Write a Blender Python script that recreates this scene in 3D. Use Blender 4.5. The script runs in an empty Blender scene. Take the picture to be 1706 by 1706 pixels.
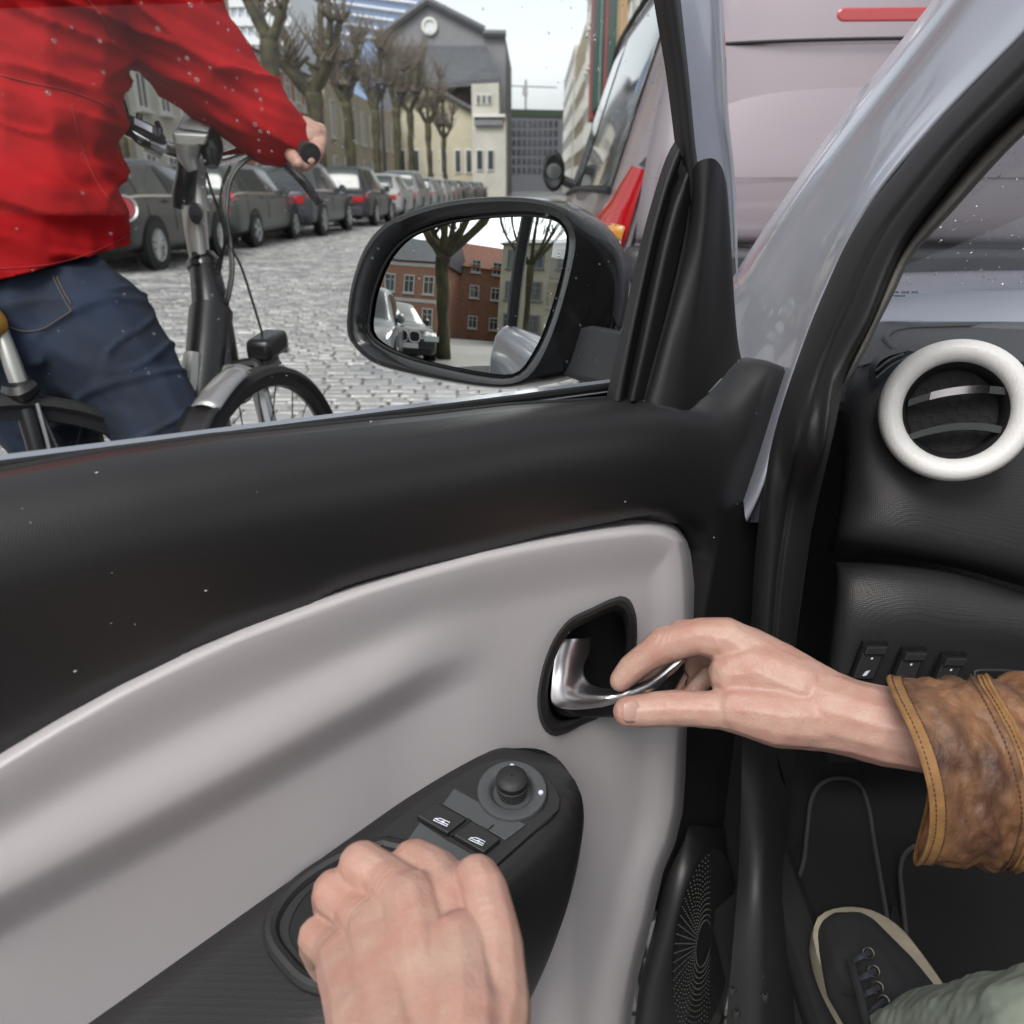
import bpy, bmesh, math, random
import numpy as np
from mathutils import Vector, Matrix, noise
random.seed(7)
SC = bpy.context.scene
COL = SC.collection
# ------------------------------------------------------------------ camera
FPX = 1400.0
CAM = np.array([0, 0, 1.05])
PH = math.atan(541 / FPX)
YA = -math.radians(1.41)
fh = np.array([math.sin(YA), math.cos(YA), 0])
RT = np.array([math.cos(YA), -math.sin(YA), 0])
ZZ = np.array([0, 0, 1.0])
FW = fh * math.cos(PH) - ZZ * math.sin(PH)
UP = fh * math.sin(PH) + ZZ * math.cos(PH)
cd = bpy.data.cameras.new('camera')
cam = bpy.data.objects.new('camera', cd)
COL.objects.link(cam)
cd.sensor_width = 24
cd.sensor_height = 24
cd.lens = 24 * FPX / 1706
cd.clip_start = 0.02
cd.clip_end = 3000
cam.matrix_world = Matrix(((RT[0], UP[0], -FW[0], CAM[0]), (RT[1], UP[1], -FW[1], CAM[1]), (RT[2], UP[2], -FW[2], CAM[2]), (0, 0, 0, 1)))
cd.dof.use_dof = True
cd.dof.focus_distance = 0.72
cd.dof.aperture_fstop = 7.0
SC.camera = cam
# ------------------------------------------------------------------ sky, sun, exposure
W = bpy.data.worlds.new('World')
SC.world = W
W.use_nodes = True
nt = W.node_tree
bg = nt.nodes['Background']
sky = nt.nodes.new('ShaderNodeTexSky')
sky.sky_type = 'NISHITA'
sky.sun_disc = False
sky.sun_elevation = math.radians(50)
sky.sun_rotation = math.radians(200)
sky.air_density = 1.0
sky.dust_density = 3.0
hs = nt.nodes.new('ShaderNodeHueSaturation')
hs.inputs['Saturation'].default_value = 0.22
nt.links.new(sky.outputs[0], hs.inputs['Color'])
tc = nt.nodes.new('ShaderNodeTexCoord')
mp = nt.nodes.new('ShaderNodeMapping')
mp.inputs['Scale'].default_value = (1.2, 1.2, 3.5)
nt.links.new(tc.outputs['Generated'], mp.inputs[0])
nz = nt.nodes.new('ShaderNodeTexNoise')
nz.inputs['Scale'].default_value = 1.6
nz.inputs['Detail'].default_value = 6
nt.links.new(mp.outputs[0], nz.inputs['Vector'])
mr = nt.nodes.new('ShaderNodeMapRange')
mr.inputs['From Min'].default_value = 0.3
mr.inputs['From Max'].default_value = 0.7
mr.inputs['To Min'].default_value = 0.82
mr.inputs['To Max'].default_value = 1.15
nt.links.new(nz.outputs['Fac'], mr.inputs['Value'])
mx = nt.nodes.new('ShaderNodeMix')
mx.data_type = 'RGBA'
mx.blend_type = 'MULTIPLY'
mx.inputs['Factor'].default_value = 1
nt.links.new(hs.outputs[0], mx.inputs[6])
nt.links.new(mr.outputs[0], mx.inputs[7])
nt.links.new(mx.outputs[2], bg.inputs['Color'])
bg.inputs['Strength'].default_value = 0.15
sl = bpy.data.lights.new('sun', 'SUN')
sl.energy = 1.1
sl.angle = math.radians(25)
sl.color = (1, 0.97, 0.93)
so = bpy.data.objects.new('sun', sl)
COL.objects.link(so)
so.rotation_euler = (math.radians(40), 0, math.radians(180 - 200))
SC.view_settings.view_transform = 'Standard'
SC.view_settings.look = 'None'
SC.view_settings.gamma = 1
SC.view_settings.use_curve_mapping = False
SC.view_settings.exposure = 0.7
SC.cycles.max_bounces = 8
SC.cycles.transparent_max_bounces = 16
SC.cycles.caustics_reflective = False
SC.cycles.caustics_refractive = False

# ------------------------------------------------------------------ helpers
def ray(x, y):
    return FW + RT * (x - 853) / FPX - UP * (y - 853) / FPX
def P(x, y, t):
    return CAM + ray(x, y) * t
def GZ(x, y, z=0):
    r = ray(x, y)
    return CAM + r * ((z - CAM[2]) / r[2])
ADG = math.radians(48)
HNG = P(1270, 700, .82)
DU = np.array([-math.sin(ADG), -math.cos(ADG), 0])
DV = np.array([math.cos(ADG), -math.sin(ADG), 0])
def D(x, y, v=0.0):
    r = ray(x, y)
    return CAM + r * ((np.dot(HNG - CAM, DV) + v) / np.dot(r, DV))
def DW(u, v, z):
    q = HNG + DU * u + DV * v
    return np.array([q[0], q[1], z])
def SS(x, y, k=1.0):
    q = ray(x, y)
    t = .295 / (q[0] - .3 * q[2])
    # below the waist the aperture edge drops almost vertically instead of following the body side
    lo = np.interp(y, [620, 800, 1000, 1300], [.0, .80, .86, .95])
    return CAM + q * (k * max(t, lo))

def sstep(a, b, x):
    t = min(max((x - a) / (b - a), 0), 1); return t * t * (3 - 2 * t)
def tag(o, label=None, cat=None, group=None, kind=None):
    if label: o['label'] = label
    if cat: o['category'] = cat
    if group: o['group'] = group
    if kind: o['kind'] = kind
    return o
def empty(name, loc=(0, 0, 0), rz=0, label=None, cat=None, group=None):
    o = bpy.data.objects.new(name, None)
    o.empty_display_size = 0.1
    o.location = loc
    o.rotation_euler = (0, 0, rz)
    COL.objects.link(o)
    return tag(o, label, cat, group)
def worldm(o):
    return (worldm(o.parent) @ o.matrix_parent_inverse if o.parent else Matrix()) @ o.matrix_basis
def link(name, me, mat, parent=None, keep=True):
    """links a mesh given in world coordinates (keep) or in the parent's coordinates"""
    if mat is not None and len(me.materials) == 0:
        me.materials.append(mat)
    o = bpy.data.objects.new(name, me)
    COL.objects.link(o)
    if parent is not None:
        o.parent = parent
        if keep:
            o.matrix_parent_inverse = worldm(parent).inverted()
    return o
def mesh(verts, faces, smooth=True):
    me = bpy.data.meshes.new('m')
    me.from_pydata([tuple(map(float, v)) for v in verts], [], faces)
    me.update()
    if smooth:
        me.polygons.foreach_set('use_smooth', [True] * len(me.polygons))
    return me
def sharp(o, ang=35):
    o.data.polygons.foreach_set('use_smooth', [True] * len(o.data.polygons))
    bm = bmesh.new(); bm.from_mesh(o.data)
    for e in bm.edges:
        if len(e.link_faces) == 2 and e.calc_face_angle(0) > math.radians(ang):
            e.smooth = False
    bm.to_mesh(o.data); bm.free()
    return o
def cr(pts, n):
    """Catmull-Rom resample of a list of points to n points by arc length"""
    pts = [np.array(p, float) for p in pts]
    if len(pts) == 2:
        return [pts[0] + (pts[1] - pts[0]) * i / (n - 1) for i in range(n)]
    q = [2 * pts[0] - pts[1]] + pts + [2 * pts[-1] - pts[-2]]
    out = []
    for i in range(1, len(q) - 2):
        for k in range(10):
            t = k / 10
            a, b, c, d = q[i - 1], q[i], q[i + 1], q[i + 2]
            out.append(.5 * ((2 * b) + (-a + c) * t + (2 * a - 5 * b + 4 * c - d) * t * t + (-a + 3 * b - 3 * c + d) * t ** 3))
    out.append(pts[-1])
    A = np.array(out)
    s = np.concatenate([[0], np.cumsum(np.linalg.norm(np.diff(A, axis=0), axis=1))])
    g = np.linspace(0, s[-1], n)
    return [np.array([np.interp(x, s, A[:, j]) for j in range(A.shape[1])]) for x in g]
def loft(curves, n=24, m=None, closed=False):
    """smooth surface through several curves"""
    cs = [cr(c, n) for c in curves]
    if m:
        cols = [cr([c[i] for c in cs], m) for i in range(n)]
        cs = [[cols[i][j] for i in range(n)] for j in range(m)]
    M = len(cs)
    vs = [v for c in cs for v in c]
    fs = []
    for j in range(M - 1):
        for i in range(n - 1):
            fs.append((j * n + i, j * n + i + 1, (j + 1) * n + i + 1, (j + 1) * n + i))
        if closed:
            fs.append((j * n + n - 1, j * n, (j + 1) * n, (j + 1) * n + n - 1))
    return mesh(vs, fs)
def solid(o, th, off=-1):
    m = o.modifiers.new('s', 'SOLIDIFY'); m.thickness = th; m.offset = off
    return o
def bev(o, w, seg=2):
    m = o.modifiers.new('b', 'BEVEL'); m.width = w; m.segments = seg; m.limit_method = 'ANGLE'; m.angle_limit = math.radians(40)
    return o
def tube_data(pts, rads, seg=8, caps=True):
    pts = [np.array(p, float) for p in pts]
    if not hasattr(rads, '__len__'): rads = [rads] * len(pts)
    vs = []; fs = []
    up = None
    for i, p in enumerate(pts):
        d = pts[min(i + 1, len(pts) - 1)] - pts[max(i - 1, 0)]
        d = d / (np.linalg.norm(d) + 1e-9)
        if up is None:
            up = np.array([0, 0, 1.]) if abs(d[2]) < .9 else np.array([1., 0, 0])
        a = np.cross(d, up); a /= np.linalg.norm(a) + 1e-9
        b = np.cross(a, d)
        up = b
        for k in range(seg):
            w = 2 * math.pi * k / seg
            vs.append(p + (a * math.cos(w) + b * math.sin(w)) * rads[i])
    n = len(pts)
    for i in range(n - 1):
        for k in range(seg):
            k2 = (k + 1) % seg
            fs.append((i * seg + k, i * seg + k2, (i + 1) * seg + k2, (i + 1) * seg + k))
    if caps:
        fs.append(tuple(range(seg))[::-1]); fs.append(tuple((n - 1) * seg + k for k in range(seg)))
    return vs, fs
class MB:
    """collects shapes into one mesh"""
    def __init__(s): s.v = []; s.f = []
    def add(s, vf):
        o = len(s.v); s.v += list(vf[0]); s.f += [tuple(i + o for i in f) for f in vf[1]]; return s
    def tube(s, pts, r, seg=8, n=None):
        if n: 
            if hasattr(r, '__len__'):
                q = cr([np.append(p, rr) for p, rr in zip(pts, r)], n); pts = [x[:3] for x in q]; r = [max(x[3], 1e-4) for x in q]
            else: pts = cr(pts, n)
        return s.add(tube_data(pts, r, seg))
    def box(s, c, sz, ax=None):
        c = np.array(c, float)
        X, Y, Z = ax if ax else (np.array([1., 0, 0]), np.array([0, 1., 0]), np.array([0, 0, 1.]))
        vs = [c + X * sz[0] / 2 * a + Y * sz[1] / 2 * b + Z * sz[2] / 2 * d for a in (-1, 1) for b in (-1, 1) for d in (-1, 1)]
        return s.add((vs, [(0, 1, 3, 2), (4, 6, 7, 5), (0, 4, 5, 1), (2, 3, 7, 6), (0, 2, 6, 4), (1, 5, 7, 3)]))
    def quad(s, a, b, c, d): return s.add(([a, b, c, d], [(0, 1, 2, 3)]))
    def prism(s, ring, vec):
        n = len(ring); vec = np.array(vec, float)
        vs = [np.array(p, float) for p in ring] + [np.array(p, float) + vec for p in ring]
        fs = [tuple(range(n)), tuple(range(2 * n - 1, n - 1, -1))] + [(i, i + n, (i + 1) % n + n, (i + 1) % n) for i in range(n)]
        return s.add((vs, fs))
    def lathe(s, c, axis, prof, seg=32):
        """prof: list of (radius, height along axis)"""
        c = np.array(c, float); a = np.array(axis, float); a /= np.linalg.norm(a)
        u = np.cross(a, [0, 0, 1.] if abs(a[2]) < .9 else [1., 0, 0]); u /= np.linalg.norm(u); w = np.cross(a, u)
        vs = []; fs = []
        for r, h in prof:
            for k in range(seg):
                t = 2 * math.pi * k / seg
                vs.append(c + a * h + (u * math.cos(t) + w * math.sin(t)) * r)
        for j in range(len(prof) - 1):
            for k in range(seg):
                k2 = (k + 1) % seg
                fs.append((j * seg + k, j * seg + k2, (j + 1) * seg + k2, (j + 1) * seg + k))
        return s.add((vs, fs))
    def build(s, name, mat, parent=None, smooth=True, keep=True, ang=35):
        me = mesh(s.v, s.f, False)
        bm = bmesh.new(); bm.from_mesh(me); bmesh.ops.recalc_face_normals(bm, faces=bm.faces)
        if smooth:
            for f in bm.faces: f.smooth = True
            for e in bm.edges:
                if len(e.link_faces) == 2 and e.calc_face_angle(0) > math.radians(ang): e.smooth = False
        bm.to_mesh(me); bm.free()
        return link(name, me, mat, parent, keep)
def hull(bm, p0, r0, p1, r1, sub=2):
    vs = []
    for p, r in ((p0, r0), (p1, r1)):
        m = Matrix.Translation(Vector(p)) @ Matrix.Scale(r, 4)
        vs += bmesh.ops.create_icosphere(bm, subdivisions=sub, radius=1, matrix=m)['verts']
    old = set(bm.faces)
    r = bmesh.ops.convex_hull(bm, input=vs, use_existing_faces=False)
    dead = [e for e in r['geom_interior'] + r['geom_unused'] if isinstance(e, bmesh.types.BMVert) and e.is_valid]
    bmesh.ops.delete(bm, geom=dead, context='VERTS')
def blob(name, chains, voxel, smooth, mat, parent=None, fn=None, factor=.5):
    """chains: lists of (point, radius); fused to one continuous skin"""
    verts = []; faces = []
    bmt = bmesh.new(); bmesh.ops.create_icosphere(bmt, subdivisions=2, radius=1)
    uv = [np.array(v.co) for v in bmt.verts]; bmt.free()
    bm = bmesh.new()
    for ch in chains:
        for (a, ra), (b, rb) in zip(ch[:-1], ch[1:]):
            tmp = bmesh.new()
            for p, r in ((a, ra), (b, rb)):
                for u in uv: tmp.verts.new(Vector(np.array(p) + u * r))
            res = bmesh.ops.convex_hull(tmp, input=tmp.verts)
            dead = [v for v in tmp.verts if not v.link_faces]
            bmesh.ops.delete(tmp, geom=dead, context='VERTS')
            me = bpy.data.meshes.new('t'); tmp.to_mesh(me); tmp.free()
            bm.from_mesh(me); bpy.data.meshes.remove(me)
    bmesh.ops.recalc_face_normals(bm, faces=bm.faces)
    me = bpy.data.meshes.new('blob'); bm.to_mesh(me); bm.free()
    o = bpy.data.objects.new('tmp', me); COL.objects.link(o)
    r = o.modifiers.new('r', 'REMESH'); r.mode = 'VOXEL'; r.voxel_size = voxel; r.adaptivity = 0
    s = o.modifiers.new('s', 'SMOOTH'); s.iterations = smooth; s.factor = factor
    dg = bpy.context.evaluated_depsgraph_get(); dg.update()
    me2 = bpy.data.meshes.new_from_object(o.evaluated_get(dg))
    bpy.data.objects.remove(o)
    if fn:
        no = [v.normal.copy() for v in me2.vertices]
        for v, nn in zip(me2.vertices, no): v.co = v.co + nn * fn(v.co, nn)
    me2.polygons.foreach_set('use_smooth', [True] * len(me2.polygons))
    me2.materials.clear()
    return link(name, me2, mat, parent)
def pc(L):
    """chain from (px, py, depth, radius px)"""
    return [(P(x, y, t), r * t / FPX) for x, y, t, r in L]

# ------------------------------------------------------------------ materials
def mat(name, col, rough=.5, metal=0, bump=0, bscale=200, var=0, vscale=5, coat=0, spec=.5, sss=0, stretch=None, col2=None, vdetail=4, coord='Object', bdist=.001, emit=0, sheen=0):
    m = bpy.data.materials.new(name); m.use_nodes = True
    n = m.node_tree; b = n.nodes['Principled BSDF']
    b.inputs['Base Color'].default_value = (*col, 1)
    b.inputs['Roughness'].default_value = rough
    b.inputs['Metallic'].default_value = metal
    b.inputs['Specular IOR Level'].default_value = spec
    b.inputs['Coat Weight'].default_value = coat
    b.inputs['Coat Roughness'].default_value = .05
    if sheen: b.inputs['Sheen Weight'].default_value = sheen
    if sss:
        b.inputs['Subsurface Weight'].default_value = sss
        b.inputs['Subsurface Radius'].default_value = (1, .35, .2)
        b.inputs['Subsurface Scale'].default_value = .006
    tcn = n.nodes.new('ShaderNodeTexCoord'); mpn = n.nodes.new('ShaderNodeMapping')
    n.links.new(tcn.outputs[coord], mpn.inputs[0])
    if stretch: mpn.inputs['Scale'].default_value = stretch
    if var or col2:
        t = n.nodes.new('ShaderNodeTexNoise'); t.inputs['Scale'].default_value = vscale; t.inputs['Detail'].default_value = vdetail
        t.inputs['Roughness'].default_value = .6
        n.links.new(mpn.outputs[0], t.inputs['Vector'])
        rp = n.nodes.new('ShaderNodeValToRGB')
        c2 = col2 if col2 else tuple(c * (1 + var) for c in col)
        c1 = col if col2 else tuple(c * (1 - var) for c in col)
        lo_, hi_ = (.36, .66) if name == 'brown_leather' else (.33, .67)
        rp.color_ramp.elements[0].position = lo_; rp.color_ramp.elements[1].position = hi_
        rp.color_ramp.elements[0].color = (*c1, 1); rp.color_ramp.elements[1].color = (*[min(c, 1) for c in c2], 1)
        n.links.new(t.outputs['Fac'], rp.inputs[0]); n.links.new(rp.outputs[0], b.inputs['Base Color'])
    if bump:
        t = n.nodes.new('ShaderNodeTexNoise'); t.inputs['Scale'].default_value = bscale; t.inputs['Detail'].default_value = 3
        n.links.new(mpn.outputs[0], t.inputs['Vector'])
        bp = n.nodes.new('ShaderNodeBump'); bp.inputs['Strength'].default_value = bump; bp.inputs['Distance'].default_value = bdist
        n.links.new(t.outputs['Fac'], bp.inputs['Height']); n.links.new(bp.outputs[0], b.inputs['Normal'])
    return m
def glassmat(name, tint=(1, 1, 1), refl=.1, rough=.0):
    m = bpy.data.materials.new(name); m.use_nodes = True; n = m.node_tree
    n.nodes.remove(n.nodes['Principled BSDF']); out = n.nodes['Material Output']
    tr = n.nodes.new('ShaderNodeBsdfTransparent'); tr.inputs[0].default_value = (*tint, 1)
    gl = n.nodes.new('ShaderNodeBsdfGlossy'); gl.inputs['Roughness'].default_value = rough
    fr = n.nodes.new('ShaderNodeLayerWeight'); fr.inputs[0].default_value = .5
    pw = n.nodes.new('ShaderNodeMath'); pw.operation = 'POWER'; pw.inputs[1].default_value = 4; n.links.new(fr.outputs['Facing'], pw.inputs[0])
    mu = n.nodes.new('ShaderNodeMath'); mu.operation = 'MULTIPLY_ADD'; mu.inputs[1].default_value = .8; mu.inputs[2].default_value = refl * .5
    mi = n.nodes.new('ShaderNodeMixShader')
    n.links.new(pw.outputs[0], mu.inputs[0]); n.links.new(mu.outputs[0], mi.inputs[0]); n.links.new(tr.outputs[0], mi.inputs[1]); n.links.new(gl.outputs[0], mi.inputs[2])
    n.links.new(mi.outputs[0], out.inputs[0])
    return m
def wmat(name, col, dots, rough=.5, strength=.5, kind='grid', vec=(1, 1, 1), col2=None):
    """moulded trim with a fine regular grain (dots per metre) as relief"""
    m = mat(name, col, rough)
    n = m.node_tree; b = n.nodes['Principled BSDF']
    tcn = n.nodes.new('ShaderNodeTexCoord'); mpn = n.nodes.new('ShaderNodeMapping'); mpn.inputs['Scale'].default_value = vec
    n.links.new(tcn.outputs['Object'], mpn.inputs[0])
    if kind == 'grid':
        t = n.nodes.new('ShaderNodeTexVoronoi'); t.inputs['Scale'].default_value = dots; t.inputs['Randomness'].default_value = .15
        o = t.outputs['Distance']
    else:
        t = n.nodes.new('ShaderNodeTexWave'); t.inputs['Scale'].default_value = dots; t.bands_direction = 'Z'; t.inputs['Distortion'].default_value = .3
        o = t.outputs['Fac']
    n.links.new(mpn.outputs[0], t.inputs['Vector'])
    bp = n.nodes.new('ShaderNodeBump'); bp.inputs['Strength'].default_value = strength; bp.inputs['Distance'].default_value = .0006
    n.links.new(o, bp.inputs['Height']); n.links.new(bp.outputs[0], b.inputs['Normal'])
    return m

M = {}
M['trim'] = wmat('black_trim', (.017, .0165, .017), 800, .42, .22)
M['trim_plain'] = mat('black_plastic', (.016, .016, .017), .58, bump=.15, bscale=900)
M['trim_soft'] = mat('black_soft_plastic', (.014, .014, .014), .6, bump=.2, bscale=700)
M['gloss_black'] = mat('gloss_black', (.012, .012, .013), .16, var=.2, vscale=30)
M['rubber'] = mat('rubber', (.009, .0085, .009), .66, bump=.1, bscale=500)
M['panel'] = wmat('grey_white_panel', (.50, .47, .48), 520, .42, .22, 'wave')
M['silver'] = mat('silver_paint', (.37, .39, .45), .34, metal=.35, coat=.6, var=.03, vscale=400)
M['chrome'] = mat('chrome', (.75, .72, .73), .14, metal=1, bump=.05, bscale=40)
M['satin'] = mat('satin_metal', (.80, .78, .79), .30, metal=1, bump=.06, bscale=60)
M['skin'] = mat('skin', (.40, .21, .165), .46, bump=.65, bscale=480, sss=.2, col2=(.44, .285, .225), vscale=46, bdist=.0007, vdetail=7)
M['nail'] = mat('nail', (.46, .27, .23), .28, sss=.2)
M['nailtip'] = mat('nail_tip', (.75, .62, .56), .3)
M['leather'] = mat('brown_leather', (.045, .018, .011), .6, bump=.9, bscale=110, col2=(.26, .125, .055), vscale=22, vdetail=9, bdist=.003, stretch=(1, 1, .55))
M['leather_edge'] = mat('tan_leather_edge', (.22, .115, .042), .45, bump=.4, bscale=200, var=.25, vscale=60)
M['thread'] = mat('dark_thread', (.06, .025, .012), .8)
M['jacket'] = mat('red_cloth', (.31, .004, .006), .8, bump=.5, bscale=900, var=.15, vscale=7, spec=.15)
M['jacket_seam'] = mat('dark_red_seam', (.26, .01, .012), .8)
M['denim'] = mat('denim', (.006, .010, .020), .85, bump=.5, bscale=1200, col2=(.011, .022, .050), vscale=9, vdetail=8)
M['denim_stitch'] = mat('tan_stitch', (.11, .08, .06), .8)
M['green_cloth'] = mat('sage_cloth', (.20, .23, .185), .9, bump=.4, bscale=1200, var=.08, vscale=12)
M['canvas'] = mat('black_canvas', (.018, .019, .021), .9, bump=.6, bscale=1500, var=.2, vscale=30)
M['sole'] = mat('cream_rubber', (.36, .32, .24), .6, var=.15, vscale=30)
M['lace'] = mat('shoe_lace', (.022, .025, .035), .9)
M['eyelet'] = mat('eyelet_metal', (.45, .4, .32), .35, metal=1)
M['carpet'] = mat('carpet', (.008, .008, .008), .95, bump=1, bscale=900, bdist=.003)
M['piping'] = mat('mat_piping', (.05, .046, .045), .9, bump=.6, bscale=900)
M['vent_white'] = wmat('white_vent_plastic', (.84, .83, .81), 420, .4, .5)
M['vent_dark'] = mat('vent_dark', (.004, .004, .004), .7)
M['dash'] = wmat('dash_grain', (.024, .0235, .024), 560, .48, .8)
M['dash_top'] = mat('dash_top', (.06, .065, .068), .5, bump=.4, bscale=900)
M['white_mark'] = mat('white_print', (.6, .65, .75), .5)
M['black_mark'] = mat('black_print', (.006, .006, .006), .6)
M['glass'] = glassmat('window_glass', (.93, .95, .94), .05)
M['windshield'] = glassmat('windscreen_glass', (.55, .58, .60), .22)
M['drop'] = glassmat('water_drop', (.90, .92, .93), .22)
M['drop2'] = mat('water_bead', (.25, .26, .27), .05, spec=1, metal=.3)
M['mirror'] = mat('mirror_glass', (.86, .89, .88), .0, metal=1)
M['van'] = mat('lilac_silver_paint', (.24, .205, .225), .32, metal=.25, coat=.5, var=.03, vscale=3)
M['van_glass'] = mat('van_window', (.16, .17, .175), .05, spec=.8, metal=.6)
M['red_lens'] = mat('red_lens', (.34, .004, .007), .12, bump=.5, bscale=220, coat=1)
M['amber_lens'] = mat('amber_lens', (.5, .21, .03), .15, bump=.5, bscale=220, coat=1)
M['clear_lens'] = mat('clear_lens', (.5, .52, .52), .12, coat=1)
M['dark_bumper'] = mat('dark_bumper', (.03, .03, .034), .55, bump=.3, bscale=300)
M['tyre'] = mat('tyre', (.015, .015, .015), .75)
M['rim'] = mat('alloy_rim', (.42, .42, .42), .35, metal=.7)
M['plate'] = mat('number_plate', (.6, .57, .56), .4)
M['plate_mark'] = mat('plate_digits', (.3, .03, .03), .5)
M['car_glass'] = mat('car_glass', (.03, .038, .038), .08, spec=.6)
M['bike_grey'] = mat('bike_grey_alloy', (.33, .33, .31), .32, metal=.5)
M['bike_black'] = mat('bike_black', (.012, .012, .013), .3)
M['fender'] = mat('silver_fender', (.36, .36, .36), .2, metal=.6)
M['cable'] = mat('cable_black', (.01, .01, .01), .35)
# ------------------------------------------------------------------ ground
def cobble_ground_mat():
    m = mat('wet_cobbles_far', (.12, .12, .12), .3)
    n = m.node_tree; b = n.nodes['Principled BSDF']
    tcn = n.nodes.new('ShaderNodeTexCoord')
    br = n.nodes.new('ShaderNodeTexBrick'); br.inputs['Scale'].default_value = 1
    br.inputs['Brick Width'].default_value = .18; br.inputs['Row Height'].default_value = .12; br.inputs['Mortar Size'].default_value = .012
    br.inputs['Color1'].default_value = (.2, .2, .2, 1); br.inputs['Color2'].default_value = (.34, .335, .325, 1); br.inputs['Mortar'].default_value = (.03, .028, .022, 1)
    n.links.new(tcn.outputs['Object'], br.inputs['Vector'])
    n.links.new(br.outputs['Color'], b.inputs['Base Color'])
    bp = n.nodes.new('ShaderNodeBump'); bp.inputs['Strength'].default_value = .6; bp.inputs['Distance'].default_value = .02; bp.invert = True
    n.links.new(br.outputs['Fac'], bp.inputs['Height']); n.links.new(bp.outputs[0], b.inputs['Normal'])
    return m
M['cobble_far'] = cobble_ground_mat()
M['joint'] = mat('muddy_joint', (.045, .041, .032), .45, col2=(.09, .08, .06), vscale=12)
def stone_mat():
    m = mat('wet_sett_stone', (.13, .13, .13), .22, bump=.5, bscale=60, bdist=.004, spec=.6)
    n = m.node_tree; b = n.nodes['Principled BSDF']
    oi = n.nodes.new('ShaderNodeNewGeometry')
    rp = n.nodes.new('ShaderNodeValToRGB')
    rp.color_ramp.elements[0].color = (.17, .172, .175, 1); rp.color_ramp.elements[1].color = (.40, .395, .38, 1)
    n.links.new(oi.outputs['Random Per Island'], rp.inputs[0])
    n.links.new(rp.outputs[0], b.inputs['Base Color'])
    r2 = n.nodes.new('ShaderNodeTexNoise'); r2.inputs['Scale'].default_value = 1.3
    tcn = n.nodes.new('ShaderNodeNewGeometry'); n.links.new(tcn.outputs['Position'], r2.inputs['Vector'])
    mr2 = n.nodes.new('ShaderNodeMapRange'); mr2.inputs['To Min'].default_value = .12; mr2.inputs['To Max'].default_value = .30; mr2.inputs['From Min'].default_value = .35; mr2.inputs['From Max'].default_value = .65
    n.links.new(r2.outputs['Fac'], mr2.inputs['Value']); n.links.new(mr2.outputs[0], b.inputs['Roughness'])
    return m
M['stone'] = stone_mat()
g = MB(); g.quad((-900, -900, -.03), (900, -900, -.03), (900, 1500, -.03), (-900, 1500, -.03))
ground = g.build('ground', mat('far_ground', (.16, .155, .145), .6, var=.2, vscale=.2), smooth=False)
tag(ground, kind='structure')
g = MB(); g.quad((-6.6, -40, -.018), (4.2, -40, -.018), (4.2, 400, -.018), (-6.6, 400, -.018))
street = g.build('street', M['joint'], smooth=False); tag(street, kind='structure')
g = MB(); g.quad((-6.6, 30, -.004), (4.2, 30, -.004), (4.2, 400, -.004), (-6.6, 400, -.004)); g.quad((-6.6, -40, -.004), (4.2, -40, -.004), (4.2, -6, -.004), (-6.6, -6, -.004))
far = g.build('cobble_surface', M['cobble_far'], street, smooth=False)
def stone_geom(cx, cy, w, d, r, tilt=.032, top=0):
    """domed sett with chamfered rim, 9 faces"""
    hw, hd = w / 2, d / 2
    j = lambda: r.uniform(-.006, .006)
    tx, ty = r.uniform(-tilt, tilt), r.uniform(-tilt, tilt)
    dz = r.uniform(-.004, .004) + top
    base = []; rim = []
    for sx, sy in ((-1, -1), (1, -1), (1, 1), (-1, 1)):
        x, y = sx * hw + j(), sy * hd + j()
        base.append((cx + x, cy + y, -.03))
        rim.append((x, y))
    lo = [(cx + x, cy + y, dz - .008 + x * tx + y * ty) for x, y in rim]
    hi = [(cx + x * .88, cy + y * .84, dz + x * tx + y * ty) for x, y in rim]
    vs = base + lo + hi
    fs = []
    for i in range(4):
        k = (i + 1) % 4
        fs += [(i, k, 4 + k, 4 + i), (4 + i, 4 + k, 8 + k, 8 + i)]
    fs.append((8, 9, 10, 11))
    return vs, fs
rr = random.Random(3)
near = []; V_ = []; F_ = []
y = -6.0; row = 0
while y < 30:
    x = -6.5 + rr.uniform(0, .15)
    d = .095 + rr.uniform(-.008, .008)
    while x < 4.1:
        w = rr.uniform(.10, .17)
        vs, fs = stone_geom(x + w / 2, y + d / 2 + .01 * math.sin(x * 1.7), w - .010, d - .008, rr)
        # is it in the picture? (only the nearest of those become parts of their own)
        q = np.array([x + w / 2, y, 0]) - CAM; t = q @ FW
        px = 853 + FPX * (q @ RT) / max(t, .01); py = 853 - FPX * (q @ UP) / max(t, .01)
        vis = t > 0 and 380 < px < 1060 and 380 < py < 745 and not (560 < px < 1045 and 330 < py < 640 and False)
        if vis and px < 1040 and (py > 640 - 0 or px < 590) and not (px < 330 and py > 400): near.append((t, vs, fs, (x + w / 2, y + d / 2)))
        else:
            o = len(V_); V_ += vs; F_ += [tuple(i + o for i in f) for f in fs]
        x += w
    y += d; row += 1
near.sort(key=lambda a: a[0])
for t, vs, fs, c in near[300:]:
    o = len(V_); V_ += vs; F_ += [tuple(i + o for i in f) for f in fs]
for t, vs, fs, c in near[:300]:
    me = mesh(vs, fs, False); link('cobblestone', me, M['stone'], street, keep=False)
me = mesh(V_, F_, False)
st = link('cobblestone_field', me, M['stone'], street, keep=False); st['kind'] = 'stuff'
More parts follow.
